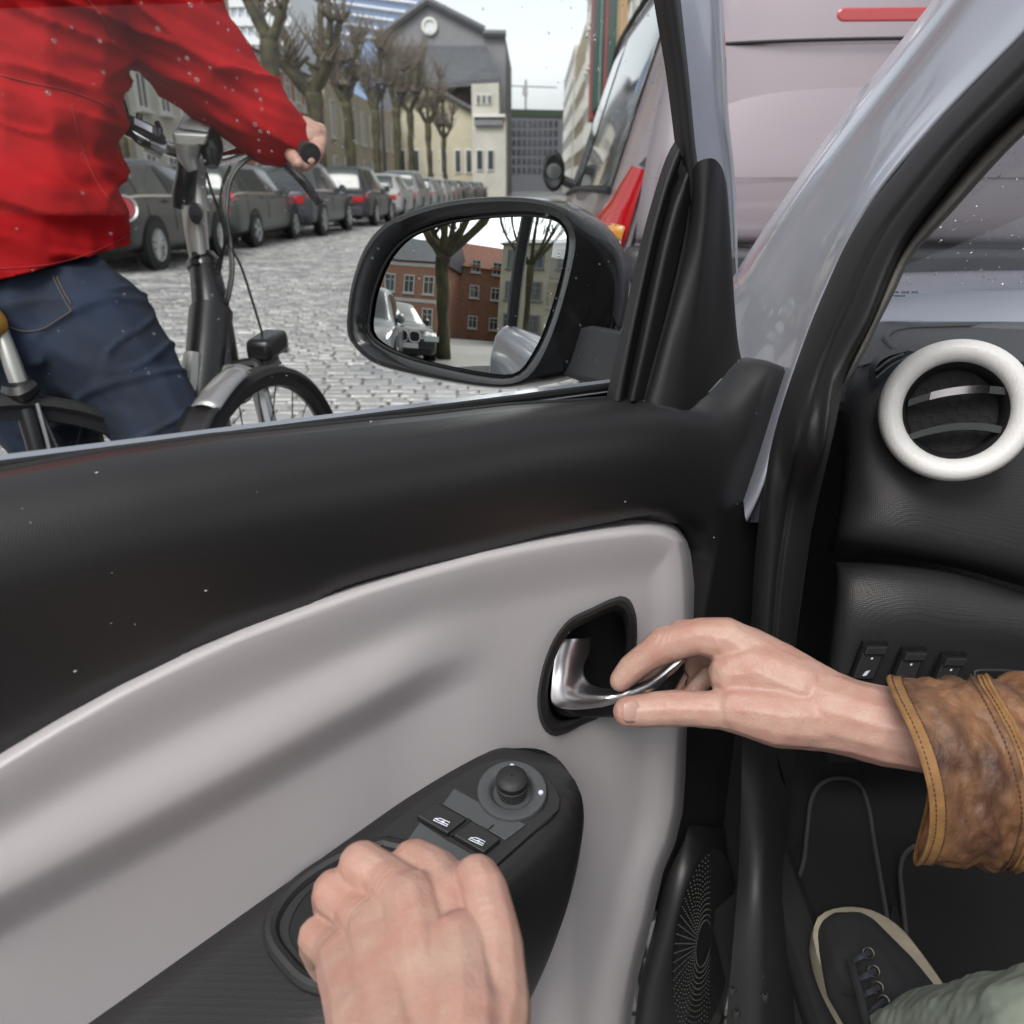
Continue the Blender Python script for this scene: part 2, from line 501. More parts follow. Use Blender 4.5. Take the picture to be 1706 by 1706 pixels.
# kerb and pavement
for nm, x0, x1 in (('pavement', -15, -6.75), ('pavement', 4.35, 6.2)):
    g = MB(); g.box(((x0 + x1) / 2, 180, .05), (x1 - x0, 440, .16))
    pv = g.build(nm, mat('paving', (.16, .15, .13), .5, col2=(.24, .22, .19), vscale=2), smooth=False); tag(pv, kind='structure')
M['kerbstone'] = mat('kerb_stone', (.25, .24, .23), .5, var=.15, vscale=3)
for x0 in (-6.67, 4.27):
    ke = empty('kerb', (x0, 0, 0)); tag(ke, kind='structure')
    g = MB(); g.box((0, 0, .055), (.15, .985, .16)); me = None
    for i in range(60):
        if me is None:
            o = g.build('kerb_stone', M['kerbstone'], ke, keep=False, smooth=False); me = o.data
        else:
            o = bpy.data.objects.new('kerb_stone', me); COL.objects.link(o); o.parent = ke
        o.location = (0, -8 + i, 0)

# ------------------------------------------------------------------ buildings
def az_pos(az, d, c=(0, .7)):
    a = math.radians(az); return c[0] + math.sin(a) * d, c[1] + math.cos(a) * d
M['winglass'] = mat('dark_window_glass', (.05, .06, .065), .08, spec=.8)
M['white_frame'] = mat('white_window_frame', (.62, .62, .6), .5)
def wall(name, p0, p1, h, depth, mt, label, cat='building', z0=0, rows=(), ww=1.0, wh=1.6, frame=None, roof=None, roof_h=0, sill=True, group=None, cols=None, glass=None, bands=None, x_in=.8, zwin=None):
    """building whose visible front runs p0 -> p1 (outward normal to the left of that direction), with real windows"""
    p0 = np.array([*p0, 0.]); p1 = np.array([*p1, 0.])
    L = np.linalg.norm(p1 - p0); u = (p1 - p0) / L; nrm = np.array([-u[1], u[0], 0])
    root = empty(name, tuple(p0), 0, label, cat, group)
    g = MB(); g.box((p0 + p1) / 2 - nrm * depth / 2 + ZZ * (z0 + (h - z0) / 2), (L, depth, h - z0), (u, nrm, ZZ))
    g.build('wall', mt, root, smooth=False)
    if bands:
        for zb, hb, bm_ in bands:
            g = MB(); g.box((p0 + p1) / 2 + nrm * .03 + ZZ * zb, (L + .06, .1, hb), (u, nrm, ZZ)); g.build('stone_band', bm_, root, smooth=False)
    if roof:
        c = (p0 + p1) / 2 - nrm * depth / 2
        g = MB()
        a = c - u * (L / 2 + .3); b = c + u * (L / 2 + .3)
        for q, q2 in ((a, b),):
            r1 = [q + nrm * (depth / 2 + .4) + ZZ * h, q - nrm * (depth / 2 + .4) + ZZ * h, q - nrm * depth * .12 + ZZ * (h + roof_h), q + nrm * depth * .12 + ZZ * (h + roof_h)]
            g.prism(r1, q2 - q)
        g.build('roof', roof, root, smooth=False)
    ncol = cols or max(1, int(L / 3)); gm = glass or M['winglass']
    fm = frame or M['white_frame']
    me_f = me_g = None
    for zc in rows:
        for i in range(ncol):
            cx = L * (i + .5) / ncol
            pos = p0 + u * cx + ZZ * zc
            R_ = Matrix(((u[0], nrm[0], 0), (u[1], nrm[1], 0), (0, 0, 1))).to_4x4()
            if me_f is None:
                g = MB()
                for sx in (-1, 1): g.box((sx * (ww / 2), .04, 0), (.12, .14, wh + .12))
                for sz in (-1, 1): g.box((0, .04, sz * wh / 2), (ww - .12, .14, .12))
                g.box((0, .045, 0), (.07, .1, wh - .12)); g.box((0, .045, wh * .18), (ww - .12, .09, .06))
                if sill: g.box((0, .12, -wh / 2 - .12), (ww + .35, .3, .1))
                o = g.build('window', fm, root, keep=False, smooth=False); me_f = o.data
                g = MB(); g.box((0, .015, 0), (ww - .1, .03, wh - .1)); o2 = g.build('pane', gm, o, keep=False, smooth=False); me_g = o2.data
            else:
                o = bpy.data.objects.new('window', me_f); COL.objects.link(o); o.parent = root
                o2 = bpy.data.objects.new('pane', me_g); COL.objects.link(o2); o2.parent = o
            o.matrix_basis = Matrix.Translation(Vector(pos - p0)) @ R_
    return root
cream = mat('cream_render', (.46, .42, .32), .8, var=.1, vscale=.6)
cream2 = mat('pale_render', (.48, .47, .42), .8, var=.1, vscale=.5)
yellow = mat('ochre_render', (.44, .37, .24), .8, var=.12, vscale=.6)
def brickmat(name, c1, c2, mo, s=1):
    m = mat(name, c1, .8); n = m.node_tree
    tcn = n.nodes.new('ShaderNodeTexCoord'); mpn = n.nodes.new('ShaderNodeMapping'); mpn.inputs['Rotation'].default_value = (math.pi / 2, 0, 0)
    br = n.nodes.new('ShaderNodeTexBrick'); br.inputs['Scale'].default_value = s; br.inputs['Brick Width'].default_value = .22; br.inputs['Row Height'].default_value = .075; br.inputs['Mortar Size'].default_value = .01
    br.inputs['Color1'].default_value = (*c1, 1); br.inputs['Color2'].default_value = (*c2, 1); br.inputs['Mortar'].default_value = (*mo, 1)
    n.links.new(tcn.outputs['Object'], mpn.inputs[0]); n.links.new(mpn.outputs[0], br.inputs['Vector']); n.links.new(br.outputs['Color'], n.nodes['Principled BSDF'].inputs['Base Color'])
    return m
brick = brickmat('red_brick', (.38, .13, .06), (.46, .18, .09), (.4, .33, .27))
slate = mat('grey_slate', (.085, .09, .10), .55, var=.15, vscale=1.5)
slate_l = mat('grey_gable', (.19, .195, .21), .7, var=.06, vscale=.8)
redtile = mat('red_roof_tile', (.25, .08, .045), .8, var=.2, vscale=4)
white = mat('white_stone', (.66, .65, .62), .7)
# left street front behind the trees (fronts face the street, +X)
wall('town_house', (-16, 36), (-16, 22), 13, 10, yellow, 'ochre town house behind the rider\'s arm, first on the left behind the trees', rows=(2.2, 5.6, 9.2), cols=6, ww=1.1, wh=1.9)
wall('town_house', (-16, 50), (-16, 36.4), 10.3, 10, cream2, 'pale town house behind the bicycle display and handlebar', rows=(2.0, 5.0, 8.2), cols=6, ww=1.0, wh=1.9)
wall('town_house', (-15.8, 68), (-15.8, 50.5), 8.2, 9, brick, 'red brick house with white stone bands behind the pollarded trees', rows=(1.7, 4.6, 6.95), cols=7, ww=1.1, wh=1.3,
     bands=[(3.2, .5, white), (6.0, .45, white), (7.95, .4, white)], roof=slate, roof_h=1.4)
wall('town_house', (-15.6, 106), (-15.6, 69), 8.6, 10, cream, 'cream low building behind the middle trees', rows=(2.0, 6), cols=9, ww=1.2, wh=2.6)
# grey gabled hall at the end of the street
def hall():
    d = 120.
    def at(px, z, dd=d):
        # a point at real distance dd down the street on the sight line of px
        x = (px - 890) / 1500 * dd
        return np.array([x, dd, z])
    def zz(py, dd=d): return 1.05 + (312 - py) / 1500 * dd * 1.0
    root = empty('gabled_hall', (at(740, 0)), 0, 'big grey hall with a round gable window at the end of the street', 'building')
    L = [(642, 312), (642, 95), (660, 78), (722, 46), (808, 84), (812, 90), (843, 92), (843, 312)]
    g = MB(); g.prism([at(x, zz(y)) if y < 312 else at(x, 0) for x, y in L], (0, 30, 0)); g.build('wall', slate_l, root, smooth=False)
    for q0, q1 in (((640, 97), (722, 46)), ((722, 46), (810, 86)), ((808, 91), (844, 92))):
        a, b = at(q0[0], zz(q0[1]) + .3), at(q1[0], zz(q1[1]) + .3)
        g = MB(); g.tube([a - np.array([0, .5, 0]), b - np.array([0, .5, 0])], .45, 6); g.build('eaves', slate, root)
    # sloping slate roof below the gable, coming toward the street
    g = MB()
    a = at(655, zz(104)); b = at(812, zz(104)); c = at(836, zz(160), 112.); e = at(642, zz(172), 112.)
    g.prism([a - np.array([0, .2, 0]), b - np.array([0, .2, 0]), c, e], (0, 0, -.6)); g.build('roof', slate, root, smooth=False)
    cw = at(724, zz(77)) - np.array([0, .1, 0])
    g = MB(); g.lathe(cw, (0, -1, 0), [(1.0, 0), (1.0, .3), (.72, .35), (.72, .1)], 28)
    o = g.build('round_window', white, root)
    g = MB(); g.lathe(cw, (0, -1, 0), [(.73, .12), (.01, .12)], 28); g.build('pane', mat('bright_round_glass', (.6, .64, .65), .1), o)
    for k in range(4):
        v = np.array([math.cos(k * math.pi / 4), 0, math.sin(k * math.pi / 4)])
    # cream front block with pediment
    f = empty('pediment_building', at(700, 0, 105), 0, 'cream building with a low triangular pediment in front of the grey hall', 'building')
    g = MB(); g.prism([at(x, zz(y, 105) if y < 312 else 0, 105) for x, y in [(655, 312), (655, 205), (708, 158), (790, 202), (790, 312)]], (0, 6, 0)); g.build('wall', cream, f, smooth=False)
    for q0, q1 in (((655, 203), (708, 157)), ((708, 157), (792, 200))):
        g = MB(); g.tube([at(q0[0], zz(q0[1], 105) + .2, 104.6), at(q1[0], zz(q1[1], 105) + .2, 104.6)], .3, 6); g.build('cornice', slate, f)
    for i, px in enumerate((672, 695, 718, 741, 764, 782)):
        c = at(px, zz(272, 105), 105)
        g = MB(); g.box(c + np.array([0, -.05, 0]), (.85, .2, 2.6)); o = g.build('window', M['white_frame'], f, smooth=False)
        g = MB(); g.box(c + np.array([0, -.17, 0]), (.6, .06, 2.3)); g.build('pane', M['winglass'], o, smooth=False)
    # white corner block
    w = empty('corner_block', at(816, 0, 100), 0, 'white corner block with three small windows right of the grey hall', 'building')
    g = MB(); g.prism([at(x, zz(y, 100) if y < 312 else 0, 100) for x, y in [(788, 312), (788, 158), (832, 156), (832, 202), (843, 202), (843, 312)]], (0, 8, 0)); g.build('wall', cream2, w, smooth=False)
    for px in (799, 808, 817):
        c = at(px, zz(180, 100), 100)
        g = MB(); g.box(c + np.array([0, -.05, 0]), (.5, .2, .95)); o = g.build('window', M['white_frame'], w, smooth=False)
        g = MB(); g.box(c + np.array([0, -.17, 0]), (.32, .06, .75)); g.build('pane', M['winglass'], o, smooth=False)
    g = MB(); g.box(at(816, zz(204, 100), 99.8), (3.4, .5, .3)); g.build('cornice', white, w, smooth=False)
    g = MB(); g.prism([at(792, zz(218, 99.5), 99.5), at(838, zz(218, 99.5), 99.5), at(838, zz(205, 99.9), 99.9), at(792, zz(205, 99.9), 99.9)], (0, .4, 0)); g.build('roof', slate, w, smooth=False)
    for px in (800, 818):
        c = at(px, zz(270, 100), 100)
        g = MB(); g.box(c + np.array([0, -.05, 0]), (.8, .2, 2.2)); o = g.build('window', M['white_frame'], w, smooth=False)
        g = MB(); g.box(c + np.array([0, -.17, 0]), (.6, .06, 1.9)); g.build('pane', M['winglass'], o, smooth=False)
    # dark office closing the street
    d2 = 230.
    o_ = empty('grey_office', at(884, 0, d2), 0, 'dark grey office block with rows of small windows closing the street', 'building')
    g = MB(); g.prism([at(x, zz(y, d2) if y < 312 else 0, d2) for x, y in [(800, 312), (800, 193), (940, 196), (940, 312)]], (0, 15, 0)); g.build('wall', mat('dark_render', (.10, .105, .12), .7), o_, smooth=False)
    g = MB(); g.prism([at(800, zz(193, d2), d2 - .2), at(940, zz(196, d2), d2 - .2), at(940, zz(207, d2), d2 - .2), at(800, zz(204, d2), d2 - .2)], (0, 1, 0)); g.build('roof_edge', mat('green_roof', (.035, .05, .03), .9), o_, smooth=False)
    me = None
    for r_ in range(6):
        for c_ in range(12):
            c = at(830 + c_ * 8.6, zz(216 + r_ * 14, d2), d2 - .1)
            if me is None:
                g = MB(); g.box((0, 0, 0), (.75, .2, 1.35)); oo = g.build('window', mat('office_glass', (.035, .04, .05), .1), o_, keep=False, smooth=False); me = oo.data
            else:
                oo = bpy.data.objects.new('window', me); COL.objects.link(oo); oo.parent = o_
            oo.location = c - np.array(o_.location)
    # blue glass office
    d3 = 170.
    b_ = empty('glass_office', at(600, 0, d3), 0, 'blue glass office tower with a slanting white roofline behind the trees', 'building')
    ring = [(508, 312), (508, -60), (612, -60), (640, -8), (716, 40), (716, 312)]
    bl = mat('blue_glass', (.16, .24, .40), .12, spec=.8, var=.15, vscale=.05)
    g = MB(); g.prism([at(x, zz(y, d3) if y < 312 else 0, d3) for x, y in ring], (0, 25, 0)); g.build('wall', bl, b_, smooth=False)
    wp = mat('white_cladding', (.62, .64, .66), .4)
    for k in range(9):
        yy = -20 + k * 14
        x0 = 585 if k < 8 else 585
        g = MB(); a = at(560, zz(yy - 8, d3), d3 - .5); b = at(715, zz(yy + 12 + (0), d3), d3 - .5)
        if yy + 12 > 44: g.tube([a, b], .28, 4); g.build('sunshade', wp, b_)
    for k in range(9):
        px = 512 + k * 6.2
        g = MB(); g.box(at(px, 25, d3 - .3), (.12, .3, 50)); g.build('mullion', wp, b_, smooth=False)
    for k in range(14):
        g = MB(); g.box(at(537, 3 + k * 3.6, d3 - .35), (6.4, .3, .2)); g.build('floor_band', wp, b_, smooth=False)
    tp = empty('white_roof_building', at(660, 0, d3 + 30), 0, 'pale glass building with curved white top behind the blue office', 'building')
    d4 = d3 + 30
    g = MB(); g.prism([at(x, zz(y, d4) if y < 312 else 0, d4) for x, y in [(600, 312), (600, -60), (660, -20), (700, 5), (717, 22), (719, 52), (719, 312)]], (0, 20, 0)); g.build('wall', wp, tp, smooth=False)
    g = MB(); g.tube([at(600, zz(-50, d4), d4 - .3), at(655, zz(-8, d4), d4 - .3), at(700, zz(30, d4), d4 - .3)], .5, 6); g.build('roof_edge', slate, tp)
    # white office left
    d5 = 95.
    wl = empty('white_office', at(450, 0, d5), 0, 'white panelled office block with many floors behind the first tree', 'building')
    g = MB(); g.prism([at(x, zz(y, d5) if y < 312 else 0, d5) for x, y in [(330, 312), (330, -60), (380, -60), (384, 0), (502, 0), (508, 312)]], (0, 20, 0)); g.build('wall', mat('pale_glass_wall', (.48, .54, .60), .25), wl, smooth=False)
    for k in range(8):
        g = MB(); g.box(at(418, zz(-60 + k * 26, d5), d5 - .2), (11.2, .4, .75)); g.build('floor_band', wp, wl, smooth=False)
    for k in range(14):
        g = MB(); g.box(at(340 + k * 12, 13, d5 - .1), (.14, .3, 26)); g.build('mullion', wp, wl, smooth=False)
    # crane
    cn = empty('tower_crane', at(875, 0, 300), 0, 'thin tower crane far beyond the end of the street', 'crane')
    gm = mat('crane_grey', (.3, .3, .3), .6)
    g = MB(); g.tube([at(875, 0, 300), at(875, zz(152, 300), 300)], .35, 4); g.build('mast', gm, cn)
    g = MB(); g.tube([at(838, zz(160, 300), 300), at(925, zz(163, 300), 300)], .22, 4); g.build('jib', gm, cn)
    g = MB(); g.box(at(874, zz(168, 300), 300), (1.6, 1.6, 2.2)); g.build('cab', gm, cn, smooth=False)
hall()
# right street front (faces -X): p0->p1 so that the normal points to -X
wall('townhouse', (6.2, 119), (6.2, 60), 34, 10, cream2, 'tall pale building on the right hung with red and green panels', rows=(3, 7, 11, 15, 19, 23), cols=14, ww=1.4, wh=2.2) if False else None
def right_wall(y0, y1, h, mt, label, rows, cols, x=6.2, **k):
    return wall('town_house', (x, y0), (x, y1), h, 10, mt, label, rows=rows, cols=cols, **k)
right_wall(40, 116, 36, cream2, 'tall pale building on the right hung with red and green panels', (3, 7, 11, 15, 19, 23), 18, ww=1.4, wh=2.2)
right_wall(116.5, 150, 20.5, yellow, 'old cream house with brick edging right of the street end', (3, 7, 11, 15), 8, x=6.4, ww=1.3, wh=2)
right_wall(150.5, 200, 22, cream2, 'farthest house on the right side of the street', (3, 7, 11, 15, 18.5), 10, x=6.2, ww=1.3, wh=2)
for i, (y0, w, c) in enumerate([(92, 5.5, 'r'), (86, 6, 'g'), (80.5, 1.8, 'c'), (77.5, 4, 'g'), (73.5, 5, 'r'), (68, 6, 'g'), (64, 2.5, 'o')]):
    mt = {'r': mat('faded_red_panel', (.30, .07, .055), .7), 'g': mat('dark_green_panel', (.02, .075, .055), .6), 'c': white, 'o': mat('tan_panel', (.42, .28, .15), .7)}[c]
    lb = ['leftmost faded red vertical panel on the pale building', 'wide dark green panel right of the leftmost red one', 'narrow white strip between the green panels', 'narrow dark green panel right of the white strip', 'second faded red panel, right of the narrow green one', 'dark green panel nearest the van roof', 'tan panel above the van roof'][i]
    g = MB(); g.box((5.85, y0 + w / 2, 21 - (0 if c != 'r' else .6)), (.5, w - .15, 26)); tag(g.build('facade_panel', mt, smooth=False), lb, 'panel', 'panels hung on the right facade')
# opposite/behind side, seen in the wing mirror
brick_rear = wall('town_house', az_pos(243.5, 42), az_pos(232, 38), 6.4, 9, brick, 'red brick house with white windows reflected in the wing mirror', rows=(1.6, 4.4), cols=4, ww=1.1, wh=1.5, bands=[(3.0, .3, white), (6.1, .3, white)], roof=slate, roof_h=2.6)
wall('town_house', az_pos(231.5, 44), az_pos(219, 46), 7.2, 9, mat('orange_brick', (.30, .15, .10), .8, var=.15, vscale=3), 'orange brick house with red tiled roof reflected in the wing mirror', rows=(1.7, 4.8, 7.4), cols=4, ww=1.0, wh=1.2, roof=redtile, roof_h=3)
wall('town_house', az_pos(223, 38), az_pos(196, 34), 8.6, 9, cream, 'cream rendered house with grey shutters reflected at the right of the wing mirror', rows=(1.8, 4.6, 7.3), cols=7, ww=1.1, wh=1.5, frame=mat('grey_frame', (.2, .22, .22), .6), roof=slate, roof_h=1.2)
wall('town_house', az_pos(256, 46), az_pos(244.5, 46), 15, 9, cream, 'tall cream block reflected at the left of the wing mirror', rows=(2, 5, 8, 11, 14), cols=5, ww=1.2, wh=1.7)

# ------------------------------------------------------------------ trees
M['bark'] = mat('mossy_bark', (.034, .027, .020), .9, bump=1, bscale=14, col2=(.085, .078, .034), vscale=3, bdist=.03)
M['twig'] = mat('twig_bark', (.14, .115, .085), .9)
def tree(x, y, r, fork, top, label, seed, spread=1.0, big=None, group='pollarded trees along the street', twigs=40):
    rn = random.Random(seed)
    r *= .60
    root = empty('pollarded_tree', (x, y, 0), 0, label, 'tree', group)
    b = np.array([x, y, 0.])
    def wob(a, c, n, k):
        pts = []
        for i in range(n):
            t = i / (n - 1)
            pts.append(a + (c - a) * t + np.array([rn.uniform(-k, k), rn.uniform(-k, k), rn.uniform(-k, k) * .5]) * (1 if 0 < i < n - 1 else 0))
        return pts
    tips = []
    tp = b + np.array([rn.uniform(-.2, .2), rn.uniform(-.2, .2), fork])
    g = MB(); pts = wob(b + np.array([0, 0, -.1]), tp, 7, r * .18)
    g.tube(pts, [r * 1.25, r * 1.05, r * .98, r * .95, r * .95, r * 1.05, r * 1.1], 12, 26); 
    tr = g.build('trunk', M['bark'], root, ang=180)
    dx = tr.data
    for v in dx.vertices:
        c = v.co; q = noise.noise(Vector((c.x * 3, c.y * 3, c.z * 1.4 + seed))) * r * .35
        v.co = v.co + v.normal * q
    nb = big or 4
    for i in range(nb):
        a = 2 * math.pi * i / nb + rn.uniform(-.4, .4)
        l = (top - fork) * rn.uniform(.45, .8)
        o = np.array([math.cos(a), math.sin(a) * .7, 0]) * l * .55 * spread * rn.uniform(.6, 1.2)
        e = tp + o + np.array([0, 0, l])
        mid = tp + o * .65 + np.array([0, 0, l * .42])
        g = MB(); g.tube([tp - np.array([0, 0, r * .4]), mid, e], [r * .75, r * .46, r * .36], 8, 12)
        kn = [tp + (mid - tp) * rn.uniform(.4, .9), e + np.array([0, 0, -.1])]
        for q_ in kn:
            s_ = np.array([rn.uniform(-1, 1), rn.uniform(-1, 1), rn.uniform(.1, 1)]); s_ = s_ / np.linalg.norm(s_) * r * rn.uniform(1.2, 2.6); g.tube([q_, q_ + s_ * .6, q_ + s_], [r * .3, r * .24, r * .27], 7)
        bm_ = bmesh.new()
        # knobbly pollard head
        vs, fs = tube_data([e - np.array([0, 0, r * .3]), e, e + np.array([0, 0, r * .35])], [r * .38, r * .58, r * .2], 8); g.add((vs, fs)); bm_.free()
        lb = g.build('limb', M['bark'], root, ang=180)
        for v in lb.data.vertices:
            v.co = v.co + v.normal * noise.noise(v.co * 4) * r * .3
        tips.append(e); tips.append(mid)
    g = MB()
    for k in range(int(twigs * 4)):
        e = rn.choice(tips) + np.array([rn.uniform(-.2, .2), rn.uniform(-.2, .2), 0])
        l = rn.uniform(.8, 2.2) * (top - fork) / 5
        d = np.array([rn.uniform(-.7, .7), rn.uniform(-.5, .5), 1.]) * l
        g.tube([e, e + d * .5 + np.array([rn.uniform(-.25, .25), 0, 0]), e + d + np.array([rn.uniform(-.3, .3), 0, 0])], [r * .15, r * .08, r * .03], 4)
    tw = g.build('crown_twigs', M['twig'], root); tw['kind'] = 'stuff'
    return root
tx = -7.9
tree(tx, 17.0, .26, 4.6, 9, 'mossy pollarded tree just right of the rider\'s torso', 1)
tree(tx, 27.3, .42, 5.0, 10, 'forked pollarded tree with two upright trunks above the rider\'s forearm', 2, .55, 2)
tree(tx + .1, 33.0, .48, 4.2, 8.2, 'stout mossy tree with spreading stub limbs above the rider\'s hand', 3, 1.5, 6)
tree(tx, 39.5, .36, 4.4, 7.4, 'pollarded tree third from the forked one', 4, .8, 5, twigs=60)
tree(tx, 45.5, .32, 4.6, 8, 'tree with upright shoots in front of the blue glass office', 5, .5, 5, twigs=60)
tree(tx, 52.0, .36, 5.2, 9.2, 'dark pollarded tree at the left edge of the grey hall', 6, .8, 5, twigs=70)
tree(tx, 59, .36, 5.5, 9.5, 'pollarded tree in front of the cream pediment', 7, 1.0, 5, twigs=70)
tree(tx, 69, .36, 5.5, 9.5, 'slender pollarded tree in front of the pediment right half', 8, 1.0, 5, twigs=80)
tree(tx, 80, .34, 5.0, 9, 'farthest pollarded tree, left of the white corner block', 9, 1.0, 5, twigs=80)
tree(tx - 3.0, 24, .2, 4.5, 8, 'thin tree behind the bicycle display', 10, 1, 4, twigs=60)
tree(tx - 3.0, 19.8, .2, 4.5, 8, 'thin tree between the rider\'s torso and arm', 12, 1, 4, twigs=60)
# lamp post between the trees
lp = empty('street_lamp', (-7.1, 43, 0), 0, 'dark lamp post between the trees above the parked cars', 'street lamp')
g = MB(); g.tube([(-7.1, 43, 0), (-7.1, 43, 5)], [.11, .06], 8); g.build('pole', M['dark_bumper'], lp)
g = MB(); g.lathe((-7.1, 43, 5), (0, 0, 1), [(.05, -.1), (.2, .1), (.26, .5), (.1, .7), (.02, .75)], 10); g.build('lantern', M['dark_bumper'], lp)
# tree seen in the mirror
# ------------------------------------------------------------------ parked cars
def catm(a, b, c, d, t):
    return .5 * ((2 * b) + (-a + c) * t + (2 * a - 5 * b + 4 * c - d) * t * t + (-a + 3 * b - 3 * c + d) * t ** 3)
class CarBody:
    def __init__(s, st, kmax=7):
        s.st = np.array(st, float); s.n = len(st)
    def section(s, i):
        y, zb, ze, zt, wb, wt = s.st[i]
        return np.array([(wb * .82, y, zb), (wb * .975, y, zb + .07), (wb, y, zb + .30), (wb * .995, y, ze - .14), (wb * .955, y, ze), (wt, y, zt - .06 if zt - ze > .15 else zt - .03), (wt * .8, y, zt - .005), (0, y, zt + .012)])
    def pt(s, a, k, side=1):
        a = min(max(a, 0), s.n - 1 - 1e-6); k = min(max(k, 0), 7 - 1e-6)
        i = int(a); ta = a - i
        secs = [s.section(min(max(j, 0), s.n - 1)) for j in (i - 1, i, i + 1, i + 2)]
        S_ = catm(*secs, ta) * .6 + (secs[1] * (1 - ta) + secs[2] * ta) * .4
        j = int(k); tk = k - j
        q = [S_[min(max(m, 0), 7)] for m in (j - 1, j, j + 1, j + 2)]
        p = (catm(*q, tk) * .5 + (q[1] * (1 - tk) + q[2] * tk) * .5).copy()
        p[0] *= side
        return p
    def off(s, a, k, side, o):
        p = s.pt(a, k, side); e = .02
        da = s.pt(a + e, k, side) - s.pt(a - e, k, side); dk = s.pt(a, k + e, side) - s.pt(a, k - e, side)
        n = np.cross(da, dk) * side; n /= np.linalg.norm(n) + 1e-9
        if k > 6.5: n = n if n[2] > 0 else -n
        return p + n * o
    def bodymesh(s, na=6, nk=3):
        A_ = np.linspace(0, s.n - 1, (s.n - 1) * na + 1); K = np.linspace(0, 7, 7 * nk + 1)
        ring = [(k, 1) for k in K] + [(k, -1) for k in K[::-1][1:]]
        vs = [s.pt(a, k, sd) for a in A_ for k, sd in ring]; m = len(ring); fs = []
        for i in range(len(A_) - 1):
            for j in range(m - 1): fs.append((i * m + j, i * m + j + 1, (i + 1) * m + j + 1, (i + 1) * m + j))
            fs.append((i * m + m - 1, i * m, (i + 1) * m, (i + 1) * m + m - 1))
        for i, dy in ((0, -.05), (len(A_) - 1, .06)):
            c = np.mean(vs[i * m:(i + 1) * m], axis=0)
            inner = []
            o = len(vs)
            for j in range(m): vs.append(c + (vs[i * m + j] - c) * .9 + np.array([0, dy, 0]))
            for j in range(m):
                j2 = (j + 1) % m; fs.append((i * m + j, i * m + j2, o + j2, o + j))
            # fill with a strip between the two sides
            for j in range(m // 2):
                fs.append((o + j, o + j + 1, o + m - 2 - j, o + m - 1 - j) if j < m // 2 - 0 and o + j + 1 != o + m - 2 - j else (o + j, o + j + 1, o + m - 1 - j))
        return vs, fs
    def patch(s, c4, k0, k1, side=1, o=.006, na=8, nk=5):
        """c4: station index at (low,start),(low,end),(high,end),(high,start)"""
        vs = []; fs = []
        for j in range(nk + 1):
            t = j / nk; k = k0 + (k1 - k0) * t
            a0 = c4[0] * (1 - t) + c4[3] * t; a1 = c4[1] * (1 - t) + c4[2] * t
            for i in range(na + 1): vs.append(s.off(a0 + (a1 - a0) * i / na, k, side, o))
        w = na + 1
        for j in range(nk):
            for i in range(na): fs.append((j * w + i, j * w + i + 1, (j + 1) * w + i + 1, (j + 1) * w + i))
        return vs, fs
    def fpatch(s, lo, hi, k0, k1, side, o, na=12, nk=14):
        vs = []; fs = []
        for j in range(nk + 1):
            t = j / nk
            for i in range(na + 1): vs.append(s.off(lo(t) + (hi(t) - lo(t)) * i / na, k0 + (k1 - k0) * t, side, o + .012 * math.sin(math.pi * i / na) * math.sin(math.pi * min(max(t, .02), .98)) ** .5))
        w = na + 1
        for j in range(nk):
            for i in range(na): fs.append((j * w + i, j * w + i + 1, (j + 1) * w + i + 1, (j + 1) * w + i))
        return vs, fs
    def cpatch(s, a0, a1, kw0, kw1, o=.006, na=8, nc=14):
        """across the car's centre line; kw: how far (in k) it reaches from the centre at a0 and at a1"""
        vs = []; fs = []
        for i in range(na + 1):
            t = i / na; a = a0 + (a1 - a0) * t; kw = kw0 + (kw1 - kw0) * t
            for j in range(nc + 1):
                c = -1 + 2 * j / nc
                vs.append(s.off(a, 7 - kw * abs(c) - 1e-3, 1 if c >= 0 else -1, o))
        w = nc + 1
        for i in range(na):
            for j in range(nc): fs.append((i * w + j, i * w + j + 1, (i + 1) * w + j + 1, (i + 1) * w + j))
        return vs, fs
def wheel_parts(root, x, y, r, side, spokes=5, mt=None):
    w = MB(); w.lathe((x, y, r), (side, 0, 0), [(r * .62, -.2), (r * .9, -.21), (r * .985, -.17), (r, -.1), (r * .985, -.02), (r * .93, .0), (r * .7, .004), (r * .66, -.01)], 28)
    tw = w.build('wheel', M['tyre'], root, keep=False)
    w = MB(); w.lathe((x, y, r), (side, 0, 0), [(r * .68, -.01), (r * .66, .004), (r * .6, -.015), (r * .58, -.06)], 28)
    for i in range(spokes):
        a = 2 * math.pi * i / spokes
        for da in (-.14, .14):
            e = np.array([x - side * .015, y + math.cos(a + da) * r * .62, r + math.sin(a + da) * r * .62])
            w.tube([(x - side * .02, y + math.cos(a) * r * .1, r + math.sin(a) * r * .1), e], [r * .075, r * .05], 5)
    w.lathe((x, y, r), (side, 0, 0), [(.001, .0), (r * .16, -.004), (r * .17, -.04)], 14)
    w.build('rim', mt or M['rim'], tw, keep=False)
    w = MB(); w.lathe((x, y, r), (side, 0, 0), [(r * .6, -.07), (.001, -.07)], 20); w.build('brake_disc', M['vent_dark'], tw, keep=False)
